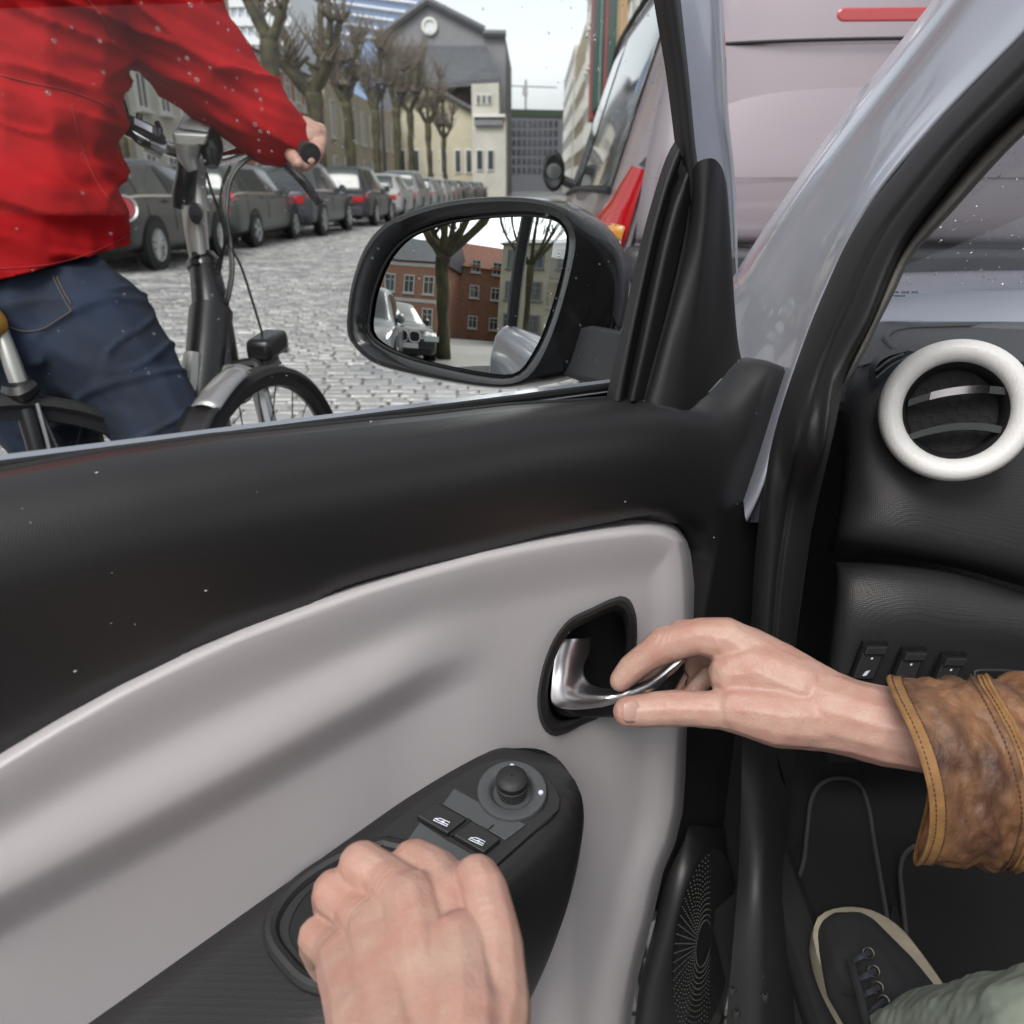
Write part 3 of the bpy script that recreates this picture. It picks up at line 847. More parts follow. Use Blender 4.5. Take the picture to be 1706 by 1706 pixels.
def car(label, y, color, kind='hatch', L=4.1, W=.87, H=1.45, x=-5.1, rz=0, r=.32, light='block', glassy=None, front=False, spokes=5, group='cars parked along the left kerb', name='parked_car'):
    s = L / 4.1; w = W; h = H
    if kind == 'hatch':
        st = [(0, .34, .86, .92, w * .86, w * .72), (.10, .27, .90, 1.00, w * .95, w * .70), (.45, .24, .93, h - .06, w * .985, w * .62), (1.5 * s, .22, .92, h, w, w * .66), (2.45 * s, .22, .90, h - .06, w, w * .64), (3.15 * s, .22, .87, .93, w * .99, w * .78), (3.75 * s, .24, .76, .82, w * .95, w * .72), (L, .30, .56, .62, w * .80, w * .55)]
        rw = (1.08, 1.93, 1.75, 1.55); ww_ = (4.1, 4.92); sw = [(2.05, 2.98, 2.98, 2.25), (3.04, 4.75, 4.0, 3.04)]; wh = (.78 * s, L - .78 * s)
    elif kind == 'wagon':
        st = [(0, .34, .88, .96, w * .88, w * .74), (.08, .27, .92, 1.02, w * .96, w * .72), (.36, .24, .94, h - .06, w * .985, w * .66), (1.6 * s, .22, .92, h, w, w * .68), (2.5 * s, .22, .90, h - .05, w, w * .65), (3.2 * s, .22, .87, .93, w * .99, w * .78), (3.8 * s, .24, .78, .84, w * .95, w * .72), (L, .30, .58, .64, w * .82, w * .55)]
        rw = (1.06, 1.93, 1.7, 1.6); ww_ = (4.1, 4.92); sw = [(1.75, 2.4, 2.4, 2.02), (2.46, 3.06, 3.06, 2.46), (3.12, 4.75, 4.0, 3.12)]; wh = (.85 * s, L - .8 * s)
    else:  # coupe-like fastback
        st = [(0, .36, .92, 1.0, w * .87, w * .74), (.12, .27, .96, 1.08, w * .96, w * .72), (.95, .25, .97, h - .12, w * .99, w * .62), (1.75 * s, .24, .95, h, w, w * .62), (2.45 * s, .24, .93, h - .04, w, w * .64), (3.15 * s, .24, .90, .97, w * .99, w * .78), (3.75 * s, .26, .82, .88, w * .95, w * .74), (L, .32, .6, .66, w * .82, w * .6)]
        rw = (1.1, 1.9, 1.7, 1.5); ww_ = (4.1, 4.92); sw = [(1.95, 2.98, 2.98, 2.5), (3.04, 4.75, 4.0, 3.04)]; wh = (.8 * s, L - .8 * s)
    B = CarBody(st)
    root = empty(name, (x, y, 0), rz, label, 'car', group)
    g = MB(); g.add(B.bodymesh()); g.build('body', color, root, keep=False, ang=50)
    G = glassy or M['car_glass']
    g = MB(); g.add(B.cpatch(rw[0], rw[1], rw[2], rw[3])); g.build('rear_window', G, root, keep=False)
    g = MB(); g.add(B.cpatch(ww_[0], ww_[1], 1.7, 2.0)); g.build('windshield', G, root, keep=False)
    for sd in (1, -1):
        for c4 in sw:
            g = MB(); g.add(B.patch(c4, 4.1, 4.9, sd)); g.build('side_window', G, root, keep=False)
        for wy in wh:
            g = MB(); X = W * 1.0 + .004
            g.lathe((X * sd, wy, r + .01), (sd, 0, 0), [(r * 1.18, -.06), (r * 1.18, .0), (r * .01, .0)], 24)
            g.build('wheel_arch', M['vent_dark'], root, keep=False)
            wheel_parts(root, (X + .012) * sd, wy, r, sd, spokes)
        # tail lamp on side and rear
        g = MB()
        if light == 'tall':
            g.add(B.patch((.15, .9, 1.15, .75), 3.5, 4.95, sd, .008, 6, 8))
        elif light == 'round':
            pass
        else:
            g.add(B.patch((.02, .85, .7, .02), 3.35, 3.95, sd, .01, 6, 4))
        yb = -.052
        zz_ = (st[0][2] - .12); hh = .16
        if light != 'tall': g.box((sd * W * .62, yb, zz_), (W * .34, .05, hh))
        else: g.box((sd * W * .76, .0, zz_ + .02), (W * .14, .08, .34))
        if light == 'round':
            g = MB(); g.lathe((sd * W * .90, .10, .80), (sd * .8, -.6, .12), [(.13, -.06), (.13, .02), (.10, .05), (.001, .055)], 24)
            g2 = MB(); g2.lathe((sd * W * .90, .10, .80), (sd * .8, -.6, .12), [(.165, -.08), (.165, .03), (.15, .045), (.13, .03)], 24); g2.build('lamp_ring', M['chrome'], root, keep=False)
        g.build('tail_light', M['red_lens'], root, keep=False)
        g = MB(); g.box((sd * W * .66, L + .035, .64), (W * .42, .06, .12)); g.build('headlight', M['clear_lens'], root, keep=False)
        g = MB(); g.add(B.patch((.4, 6.9, 6.9, .4), 3.98, 4.08, sd, .012, 20, 1)); g.build('belt_strip', M['chrome'], root, keep=False)
        for ay in ((2.45, 3.1) if L > 3.9 else (2.9,)):
            p = B.off(ay + .35, 3.72, sd, .02)
            g = MB(); g.tube([p - np.array([0, .11, 0]), p + np.array([sd * .02, 0, 0]), p + np.array([0, .11, 0])], .016, 6, 6); g.build('door_handle', color, root, keep=False)
        for a_ in (2.2 if L > 3.9 else 2.6, 3.02, 4.55):
            g = MB(); pts = [B.off(a_, k, sd, .002) for k in (.8, 2, 3, 3.98)]; g.tube(pts, .006, 4); g.build('door_seam', M['vent_dark'], root, keep=False)
        p = B.off(4.35, 4.15, sd, .10)
        g = MB(); g.lathe(p, (0, 1, .0), [(.001, -.06), (.08, -.055), (.095, .0), (.06, .07), (.001, .09)], 14); g.build('wing_mirror', color, root, keep=False)
    g = MB(); g.add(B.cpatch(0, 0, 0, 0)) if False else None
    g = MB(); g.box((0, -.055, .43), (W * 1.5, .09, .24)); bev(g.build('bumper', color if kind == 'wagon' else M['dark_bumper'], root, keep=False), .03, 3)
    g = MB(); g.box((0, -.068, .70), (.52, .02, .115)); pl = g.build('license_plate', M['plate'], root, keep=False, smooth=False)
    g = MB()
    for i in range(7): g.box((-.19 + i * .063, -.082, .70), (.036, .008, .07))
    g.build('plate_characters', M['plate_mark'], pl, keep=False, smooth=False)
    g = MB(); g.box((0, -.056, .56), (W * 1.56, .012, .012)); g.box((0, -.058, .80), (W * 1.2, .02, .03)); g.build('tailgate_trim', M['gloss_black'], root, keep=False, smooth=False)
    if front:
        y1 = L + .06
        for sd in (1, -1):
            ring = []
            for i in range(20):
                a = 2 * math.pi * i / 20; ring.append((sd * .155 + .135 * math.copysign(abs(math.cos(a)) ** .6, math.cos(a)), y1 + .03, .66 + .115 * math.copysign(abs(math.sin(a)) ** .7, math.sin(a))))
            g = MB(); g.tube(ring + ring[:2], .012, 6); g.build('grille_surround', M['chrome'], root, keep=False)
            g = MB(); g.prism(ring, (0, -.05, 0)); g.build('grille', M['vent_dark'], root, keep=False, smooth=False)
        g = MB(); g.box((0, y1 + .0, .36), (W * 1.3, .06, .12)); g.build('air_intake', M['vent_dark'], root, keep=False)
        g = MB(); g.box((0, y1 + .045, .47), (.5, .02, .11)); g.build('front_plate', M['plate'], root, keep=False)
    return root
def paint(n, c, metal=.3): return mat(n, tuple(v * .6 for v in c), .3, metal=0, coat=.12, var=.05, vscale=3)
def gy(px, py): return GZ(px, py)[1]
Xc = -5.1 - .87
car('near black small hatchback with chrome ringed round tail lamps behind the rider', gy(265, 450) - .66, paint('black_paint', (.03, .032, .034)), 'hatch', 3.95, .87, 1.43, x=-5.95, light='round', spokes=10)
car('grey green estate car with tall red and white tail lamps, second in the row', gy(430, 412) - .85, paint('grey_green_paint', (.075, .085, .080)), 'wagon', 4.5, .88, 1.47, x=-6.05, light='tall', r=.31)
car('dark blue grey crossover with sloping tailgate, third in the row', gy(556, 393) - .85, paint('blue_grey_paint', (.05, .06, .075)), 'fastback', 4.55, .92, 1.60, x=-5.75, r=.36)
car('black hatchback behind the rider\'s brake lever, fourth in the row', 24.9, paint('black_paint_dull', (.03, .03, .035)), 'hatch', 4.2, .9, 1.62, x=-5.45, r=.34)
car('white hatchback with red corner lamps, fifth in the row', 30.3, paint('white_paint', (.6, .6, .6), 0), 'hatch', 4.0, .87, 1.5, x=-5.35)
car('light grey tall hatchback just beyond the white car', 35.2, paint('pale_grey_paint', (.33, .35, .36)), 'wagon', 4.4, .9, 1.68, x=-5.35)
car('silver estate car seen through the wet glass, seventh in the row', 41, paint('silver_grey_paint', (.4, .42, .43)), 'wagon', 4.5, .9, 1.5, x=-5.35)
car('white car with wet shining roof, eighth in the row', 46.5, paint('white_paint_two', (.62, .62, .62), 0), 'hatch', 4.2, .88, 1.5, x=-5.35)
for i, (yy, c, lb) in enumerate([(52, (.3, .3, .31), 'grey car far down the left row, ninth'), (57.5, (.05, .05, .055), 'dark car far down the left row, tenth'), (63, (.4, .4, .4), 'pale car far down the left row, eleventh'), (69, (.08, .05, .05), 'dark maroon car far down the left row'), (75, (.3, .32, .34), 'small grey car near the far end of the row'), (81, (.04, .04, .045), 'farthest dark car of the left row')]):
    car(lb, yy, paint('far_paint_%d' % i, c), 'wagon' if i % 2 else 'hatch', 4.3, .88, 1.47, x=-5.3)
# cars behind, seen in the wing mirror
# ------------------------------------------------------------------ cars reflected in the wing mirror
def facing(label, az, d, color, L, **k):
    cx, cy = az_pos(az, d)
    dx, dy = -math.sin(math.radians(az)), -math.cos(math.radians(az))
    rot = math.radians(k.pop('turn', 0))
    dx, dy = dx * math.cos(rot) - dy * math.sin(rot), dx * math.sin(rot) + dy * math.cos(rot)
    rz = math.atan2(-dx, dy)
    return car(label, cy - dy * L, color, x=cx - dx * L, rz=rz, L=L, front=True, group='cars standing behind the camera', **k)
facing('dark car with kidney shaped chrome grille reflected in the wing mirror', 237.5, 9, paint('dark_grey_paint', (.045, .05, .055)), 4.6, kind='wagon', H=1.45, W=.92, turn=-12)
facing('dark car cut off by the left edge of the wing mirror glass', 248.5, 6.2, paint('silver_dark_paint', (.2, .21, .22)), 4.3, kind='hatch', H=1.55, W=.88, turn=15)
def rtree(az, d, label, seed, fork, top, r, spread):
    x, y = az_pos(az, d)
    return tree(x, y, r, fork, top, label, seed, spread, 6, 'trees behind the camera seen in the wing mirror', 22)
rtree(231.5, 10.5, 'bare tree with cut stub limbs reflected in the middle of the wing mirror', 21, 2.7, 6.5, .32, 1.6)
rtree(246, 16, 'slim bare tree reflected at the left of the wing mirror', 22, 5, 9, .25, .6)
rtree(219, 16, 'bare tree with forked tips reflected at the right of the wing mirror', 23, 3.5, 8, .2, 1.2)

# ------------------------------------------------------------------ the van ahead
VX, VY = 1.10, 2.62
vr = empty('parked_van', (VX, VY, 0), 0, 'lilac silver van parked nose to tail ahead, red high brake lamp on its rear', 'van')
vst = [(0, .40, 1.0, 1.72, .79, .60), (.07, .32, 1.02, 1.78, .87, .62), (.30, .28, 1.03, 1.81, .925, .64), (1.6, .28, 1.03, 1.83, .935, .65), (2.6, .28, 1.01, 1.80, .935, .64), (3.35, .28, .99, 1.08, .92, .70), (3.9, .3, .86, .93, .88, .66), (4.3, .34, .62, .68, .72, .5)]
vb = CarBody(vst)
g = MB(); g.add(vb.bodymesh(8, 4)); g.build('body', M['van'], vr, keep=False, ang=50)
for sd in (1, -1):
    for c4 in ((1.62, 2.9, 2.9, 1.75), (3.0, 3.95, 3.8, 3.0), (4.05, 4.8, 4.2, 4.02)):
        g = MB(); g.add(vb.patch(c4, 4.04, 4.8, sd, .006, 10)); g.build('side_window', M['van_glass'], vr, keep=False)
    g = MB(); g.tube([vb.off(a, 4.93, sd, .012) for a in np.linspace(1.6, 4.2, 20)], .012, 6); g.tube([vb.off(a, 4.02, sd, .01) for a in np.linspace(1.6, 4.8, 20)], .010, 6); g.build('window_seal', M['rubber'], vr, keep=False)
    g = MB(); g.add(vb.fpatch(lambda t: .50 + .35 * max(0, .25 - t), lambda t: .55 + 1.25 * max(0, math.sin(math.pi * (.18 + .74 * t))) ** .8, 3.0, 4.14, sd, .014)); g.build('tail_light', M['red_lens'], vr, keep=False)
    g = MB(); g.add(vb.fpatch(lambda t: .56, lambda t: .60 + .42 * math.sin(math.pi * (.25 + .5 * t)), 3.22, 3.60, sd, .026)); g.build('indicator_lens', M['amber_lens'], vr, keep=False)
    g = MB(); g.add(vb.fpatch(lambda t: .58, lambda t: .84, 3.08, 3.2, sd, .022)); g.build('reversing_lens', M['clear_lens'], vr, keep=False)
    g = MB(); g.add(vb.patch((.52, .75, .6, .52), 4.15, 4.19, sd, .016, 10, 3)); g.build('lamp_top_trim', M['dark_bumper'], vr, keep=False)
    g = MB(); g.tube([vb.off(.32, k, sd, .003) for k in np.linspace(2.6, 6.2, 16)], .006, 6); g.build('door_seam', M['vent_dark'], vr, keep=False)
    for wy in (.85, 3.45):
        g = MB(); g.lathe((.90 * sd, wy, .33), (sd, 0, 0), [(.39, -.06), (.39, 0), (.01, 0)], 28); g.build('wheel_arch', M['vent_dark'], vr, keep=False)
        wheel_parts(vr, .915 * sd, wy, .32, sd, 6)
    p = vb.pt(4.6, 4.2, sd)
    g = MB(); g.tube([p, p + np.array([sd * .12, -.02, .05])], .03, 8); g.build('mirror_arm', M['dark_bumper'], vr, keep=False)
    g = MB(); g.lathe(p + np.array([sd * .13, -.02, .08]), (0, 1, 0), [(.001, -.04), (.055, -.05), (.07, -.03), (.07, .06), (.04, .12), (.001, .13)], 20)
    o = g.build('wing_mirror', M['gloss_black'], vr, keep=False)
    for v in o.data.vertices: v.co.z = (v.co.z - (p[2] + .08)) * 1.7 + p[2] + .08
    g = MB(); g.lathe(p + np.array([sd * .13, -.075, .08]), (0, -1, 0), [(.045, 0), (.001, .0)], 20); g.build('mirror_glass', M['van_glass'], o, keep=False)
# tailgate: one gently crowned panel proud of the body
def vanrear(x0, x1, z0, z1, yo, crown, n=26, m=20, rad=.05):
    rows = []
    for j in range(m + 1):
        z = z0 + (z1 - z0) * j / m; row = []
        for i in range(n + 1):
            tx_ = i / n * 2 - 1; tz = j / m
            nar = 1 - .10 * tz ** 1.6
            x = (x0 + x1) / 2 + (x1 - x0) / 2 * tx_ * nar
            y_ = -yo - crown * (1 - tx_ ** 4) * (1 - (tz * .9) ** 3) - .0 + .10 * tz ** 2 * .6
            e = min(1 - abs(tx_), tz, 1 - tz) * 12
            y_ += .012 * max(0, 1 - e) ** 2
            row.append((x, y_, z))
        rows.append(row)
    vs = [p for r_ in rows for p in r_]; w = n + 1
    return vs, [(j * w + i, j * w + i + 1, (j + 1) * w + i + 1, (j + 1) * w + i) for j in range(m) for i in range(n)]
g = MB(); g.add(vanrear(-.80, .80, .90, 1.412, .045, .05)); o = g.build('tailgate', M['van'], vr, keep=False, ang=80); solid(o, .02, 0)
g = MB(); g.add(vanrear(-.735, .735, 1.424, 1.74, .0, .03)); o = g.build('roof_spoiler', M['van'], vr, keep=False, ang=80); solid(o, .02, 0)
for v in o.data.vertices: v.co.y += (v.co.z - 1.424) * .22
g = MB(); g.tube([(x * .74, -.075 - .045 * (1 - (x / .95) ** 4) + .05, 1.418 - .014 * x * x) for x in np.linspace(-.95, .95, 30)], .005, 6); g.build('tailgate_seam', M['vent_dark'], vr, keep=False)
g = MB(); g.tube([(x, -.10 - .0, 1.075 + .0 * x) for x in np.linspace(-.78, .78, 24)], .0012, 5); g.build('tailgate_crease', M['van'], vr, keep=False)
g = MB()
ring = []
for i in range(24):
    a = 2 * math.pi * i / 24
    ring.append((-.175 + .108 * math.copysign(1, math.cos(a)) + .022 * math.cos(a), -.052, 1.476 + .018 * math.sin(a)))
g.prism(ring, (0, .06, 0)); o = g.build('high_brake_lamp', M['red_lens'], vr, keep=False); bev(o, .006, 3)
g = MB(); g.box((0, -.045, .838), (1.66, .16, .10)); o = g.build('bumper_strip', M['dark_bumper'], vr, keep=False); bev(o, .025, 3)
g = MB(); g.box((0, -.03, .60), (1.64, .14, .36)); o = g.build('bumper', M['van'], vr, keep=False); bev(o, .05, 4)
g = MB(); g.box((.05, -.112, .64), (.52, .012, .115)); pl = g.build('license_plate', M['plate'], vr, keep=False, smooth=False)
g = MB()
for i in range(7): g.box((.05 - .19 + i * .063, -.121, .64), (.036, .006, .07))
g.build('plate_characters', M['plate_mark'], pl, keep=False, smooth=False)
g = MB()
pz = vb.off(.33, 4.9, -1, .012)
g.tube([pz, pz + np.array([.07, -.03, 0]), pz + np.array([.07, -.03, -.10]), pz + np.array([0, 0, -.10])], .008, 6); g.build('door_hinge', M['dark_bumper'], vr, keep=False)
# ------------------------------------------------------------------ own car: body aperture, door, dashboard
own = empty('driver_car', (.95, .2, 0), 0, 'silver small hatchback we sit in, its driver door held open', 'car')
def ssl(L): return [SS(x, y, k) for x, y, k in L]
# A pillar face: outer rim, gutter, face, inner rim next to the seal
outer = [(1190, 520, 1.02), (1228, 468, 1.0), (1262, 415, 1.0), (1300, 357, 1.0), (1400, 213, 1.0), (1500, 85, 1.0), (1565, 2, 1.0), (1640, -95, 1.0)]
o2 = [(1200, 540, .995), (1242, 482, .975), (1276, 428, .975), (1314, 370, .975), (1414, 226, .975), (1513, 98, .975), (1580, 12, .975), (1655, -85, .975)]
o3 = [(1210, 560, 1.01), (1262, 498, .995), (1297, 446, .995), (1336, 386, .995), (1440, 240, .995), (1540, 112, .995), (1608, 25, .995), (1683, -72, .995)]
o4 = [(1225, 640, 1.03), (1280, 560, 1.02), (1325, 480, 1.015), (1372, 410, 1.01), (1478, 262, 1.005), (1590, 130, 1.0), (1668, 45, 1.0), (1740, -50, 1.0)]
o5 = [(1240, 850, .99), (1276, 770, .985), (1315, 638, .985), (1368, 495, .98), (1443, 349, .98), (1555, 210, .98), (1706, 55, .98), (1800, -50, .98)]
pil = loft([ssl(c) for c in ([(x - 6, y - 8, 1.06) for x, y, k in outer], outer, o2, o3, o4, o5, [(x + 10, y + 6, 1.05) for x, y, k in o5])], 90, 60)
o = link('door_frame_pillar', pil, M['silver'], own)
for v in o.data.vertices:   # pressed ridge and dimple at the hinge corner
    q = np.array(v.co) - CAM; t = q @ FW; x, y = 853 + FPX * (q @ RT) / t, 853 - FPX * (q @ UP) / t
    a, b = np.array([1272., 620.]), np.array([1385., 365.]); ab = b - a; f = np.dot(np.array([x, y]) - a, ab) / np.dot(ab, ab); d = np.linalg.norm(np.array([x, y]) - (a + ab * f))
    h = .007 * math.exp(-(d / 15) ** 2) * sstep(-.2, .2, f) * (1 - sstep(.55, 1.05, f)) - .005 * math.exp(-((x - 1292) ** 2 + (y - 552) ** 2) / 150)
    v.co -= Vector(q / np.linalg.norm(q)) * h
# hinge area below (silver jamb)
jm = loft([ssl([(1195, 430, 1.10), (1200, 640, 1.08), (1215, 800, 1.06), (1225, 870, 1.05)]), ssl([(1250, 520, 1.05), (1262, 660, 1.04), (1262, 780, 1.0), (1256, 870, 1.02)]), ssl([(1300, 560, 1.03), (1300, 680, 1.02), (1290, 780, 1.0), (1280, 870, 1.0)])], 24, 14)
link('door_jamb', jm, M['silver'], own)
# bright crease and embossed bolt on the jamb
if 0: g = MB(); g.tube([SS(1268, 600, .985), SS(1300, 520, .985), SS(1345, 430, .985), SS(1375, 372, .99)], [.001, .006, .004, .001], 12, 20); g.build('pressed_crease', M['silver'], own)
c = SS(1290, 552, 1.0)
if 0: g = MB(); g.lathe(c, -(SS(1290, 552, 1) - CAM), [(.001, .003), (.006, .0025), (.009, .001), (.013, -.004)], 20); g.build('jamb_bolt', M['silver'], own)
# rubber door seal
sl_ = [(1250, 1110), (1255, 1000), (1262, 900), (1276, 793), (1290, 720), (1315, 638), (1341, 563), (1368, 495), (1405, 413), (1443, 349), (1499, 278), (1555, 210), (1705, 56), (1820, -60)]
sr_ = [(1310, 1310), (1325, 1066), (1338, 956), (1358, 846), (1384, 736), (1402, 652), (1424, 595), (1458, 533), (1488, 458), (1518, 398), (1574, 326), (1630, 259), (1706, 186), (1850, 60)]
def mix(f, k): return [SS(a[0] * (1 - f) + b[0] * f, a[1] * (1 - f) + b[1] * f, k) for a, b in zip(sl_, sr_)]
seal = loft([mix(-.02, 1.0), mix(.08, .955), mix(.35, .935), mix(.50, .946), mix(.60, .938), mix(.88, .96), mix(1.02, 1.03)], 60, 40)
link('door_seal', seal, M['rubber'], own)
# headliner coloured pillar trim right of the seal
tr_ = [(1375, 690), (1392, 655), (1405, 638), (1439, 585), (1461, 537), (1488, 484), (1518, 424), (1593, 341), (1649, 278), (1705, 221), (1850, 90)]
sr2 = [(1375, 690), (1384, 700), (1400, 655), (1424, 595), (1456, 533), (1482, 462), (1512, 402), (1568, 330), (1625, 262), (1700, 190), (1845, 62)]
pt = loft([[SS(x - 6, y, 1.03) for x, y in sr2], [SS((a[0] + b[0]) / 2, (a[1] + b[1]) / 2, 1.0) for a, b in zip(sr2, tr_)], [SS(x, y, 1.03) for x, y in tr_], [SS(x + 3, y + 2, 1.10) for x, y in tr_]], 40, 10)
link('pillar_trim', pt, mat('grey_cloth_trim', (.16, .155, .14), .9, bump=.6, bscale=800), own)
# windscreen
gl = loft([[P(1380, 560, 1.26), P(1560, 545, 1.30), P(1780, 545, 1.36)], [P(1440, 330, 1.05), P(1600, 330, 1.08), P(1800, 330, 1.12)], [P(1560, 60, .82), P(1700, 60, .84), P(1900, 60, .88)]], 12, 10)
link('windscreen', gl, M['windshield'], own)
# beads of rain on it
def wsp(x, y):
    # point on the windscreen: interpolate the same surface by depth
    f = (545 - y) / 485
    return P(x, y, (1.28 + (x - 1560) * .0003) - .44 * f - .006)
rd = random.Random(11)
g = MB()
for i in range(260):
    x = rd.uniform(1440, 1720); y = rd.uniform(190, 528)
    if x < np.interp(y, [180, 260, 340, 420, 480, 535], [1745, 1665, 1595, 1522, 1490, 1465]): continue
    if rd.random() < .15 and y < 330: continue
    c = wsp(x, y); r_ = rd.choice([.0006, .0008, .0010, .0014])
    d = (wsp(x - 6, y + rd.uniform(2, 6)) - c); d = d / np.linalg.norm(d)
    g.tube([c - d * r_ * 1.6, c, c + d * r_ * 1.5], [r_ * .3, r_ * .75, r_ * .3], 6)
o = g.build('windscreen_drops', M['drop2'], own); o['kind'] = 'stuff'
# sticker marks printed on the windscreen (air bag pictogram and small codes)
def wq(pts, name='sticker_mark'):
    g = MB(); g.add(([wsp(x, y) - FW * .002 for x, y in pts], [tuple(range(len(pts)))])); return g
g = wq([(1574 + 14 * math.cos(a) * 1.0, 505 - 6.5 * math.sin(a) - 3 * math.cos(a)) for a in np.linspace(0, 2 * math.pi, 18)[:-1]])
for q in ([(1553, 508), (1562, 512), (1570, 515), (1562, 517)], [(1545, 514), (1553, 510), (1556, 512), (1549, 517)], [(1551, 498), (1558, 504), (1556, 506), (1549, 500)], [(1562, 512), (1567, 513), (1572, 506), (1569, 505)], [(1546, 505), (1550, 503), (1552, 506), (1549, 508)]):
    g.add(([wsp(x, y) - FW * .002 for x, y in q], [(0, 1, 2, 3)]))
g.build('airbag_pictogram', M['black_mark'], own, smooth=False)
g = MB()
for i in range(16):
    x = 1483 + i * 2.9
    if i in (5, 11): continue
    g.add(([wsp(a, b) - FW * .002 for a, b in ((x, 486), (x + 1.8, 486), (x + 1.4, 489.5), (x - .4, 489.5))], [(0, 1, 2, 3)]))
for i in range(9):
    x = 1481 + i * 3
    g.add(([wsp(a, b) - FW * .002 for a, b in ((x, 492), (x + 1.8, 492), (x + 1.4, 495), (x - .4, 495))], [(0, 1, 2, 3)]))
g.build('glass_code_print', M['black_mark'], own, smooth=False)
# bonnet, scuttle and wing outside
hd = loft([[np.array([.26, .99, .76]), np.array([.38, 1.19, .845]), np.array([.95, 1.215, .86]), np.array([1.53, 1.19, .845]), np.array([1.7, .99, .76])], [np.array([.24, 1.02, .80]), np.array([.36, 1.24, .893]), np.array([.95, 1.27, .905]), np.array([1.55, 1.24, .893]), np.array([1.72, 1.02, .80])], [np.array([.22, 1.5, .74]), np.array([.30, 1.7, .85]), np.array([.95, 1.75, .89]), np.array([1.6, 1.7, .85]), np.array([1.72, 1.5, .74])], [np.array([.26, 2.0, .55]), np.array([.34, 2.05, .66]), np.array([.95, 2.12, .70]), np.array([1.56, 2.05, .66]), np.array([1.66, 2.0, .55])], [np.array([.3, 2.10, .25]), np.array([.4, 2.20, .25]), np.array([.95, 2.26, .25]), np.array([1.5, 2.20, .25]), np.array([1.6, 2.1, .25])]], 24, 20)
link('bonnet', hd, M['silver'], own)
g = MB(); g.box((.95, 1.275, .862), (1.25, .16, .02)); bev(g.build('scuttle', mat('scuttle_grey', (.10, .105, .11), .5), own), .01)
wheel_parts(own, -.95 + .36, 1.45, .29, -1, 8)
# roof, far side, rear: they keep the sky out of the cabin
g = MB()
g.box((1.02, -.55, 1.50), (1.20, 2.3, .03)); o = g.build('roof', M['silver'], own); bev(o, .012)
g = MB(); g.box((1.02, -.55, 1.478), (1.18, 2.26, .012)); g.build('headliner', mat('headliner_cloth', (.3, .29, .28), .9), own)
g = MB(); g.box((1.78, 0, .6), (.06, 3.2, .75)); g.build('far_door', M['trim_plain'], own)
g = MB(); g.box((.98, -1.75, .75), (1.5, .06, 1.2)); g.build('rear_bulkhead', M['trim_plain'], own)
g = MB(); g.box((.98, -.2, .245), (1.52, 3.0, .03)); g.build('floor_carpet', M['carpet'], own)
g = MB(); g.box((.98, 1.18, .50), (1.5, .05, .52)); g.build('firewall', M['carpet'], own)
g = MB(); g.box((.30, -.35, .24), (.05, 2.6, .10)); o = g.build('sill', M['trim_plain'], own); bev(o, .01)
# inner sill and kick panel
k0 = [P(1238, 1180, .80), GZ(1232, 1420, .40), GZ(1222, 1560, .36), GZ(1205, 1760, .34)]
k1 = [P(1262, 1180, .82), GZ(1262, 1430, .42), GZ(1262, 1560, .37), GZ(1262, 1760, .35)]
k2 = [P(1300, 1180, .88), GZ(1285, 1430, .38), GZ(1292, 1560, .33), GZ(1305, 1760, .31)]
k3 = [P(1330, 1180, .98), GZ(1310, 1430, .27), GZ(1318, 1560, .265), GZ(1335, 1760, .262)]
o = link('sill_trim', loft([k0, k1, k2, k3], 24, 14), M['trim_plain'], own)
g = MB()
for x, y in ((1220, 1650), (1246, 1637), (1227, 1688), (1250, 1680), (1274, 1660), (1268, 1628)):
    c = GZ(x, y, .352); g.lathe(c, (0, 0, 1), [(.001, .003), (.003, .0025), (.0042, 0), (.0044, -.004)], 14)
g.build('sill_clips', M['trim_plain'], own)
g = MB(); 
g.box((.262, 1.0, .54), (.04, .42, .58)); g.build('kick_panel', M['carpet'], own, smooth=False)
# floor mat with bound edge
mz = .272
mo = [(1298, 1505), (1335, 1450), (1345, 1380), (1352, 1330), (1372, 1303), (1405, 1297), (1432, 1308), (1447, 1345), (1456, 1400), (1468, 1470), (1480, 1540)]
mt2 = [(1510, 1560), (1504, 1500), (1500, 1450), (1510, 1420), (1540, 1405), (1620, 1400), (1740, 1400)]
mroot = empty('floor_mat', tuple(GZ(1400, 1500, mz)), 0, 'black carpet floor mat with thin bound edges under the shoe', 'floor mat')
g = MB(); ring = [GZ(x, y, mz) for x, y in mo + [(1490, 1500)] + mt2 + [(1900, 1400), (1900, 1800), (1300, 1800)]]
g.prism(ring, (0, 0, -.008)); g.build('mat_surface', M['carpet'], mroot, smooth=False)
g = MB(); g.tube([GZ(x, y, mz + .002) for x, y in mo], .0028, 6, 50); g.build('bound_edge', M['piping'], mroot)
g = MB(); g.tube([GZ(x, y, mz + .002) for x, y in mt2], .0028, 6, 40); g.build('bound_edge', M['piping'], mroot)

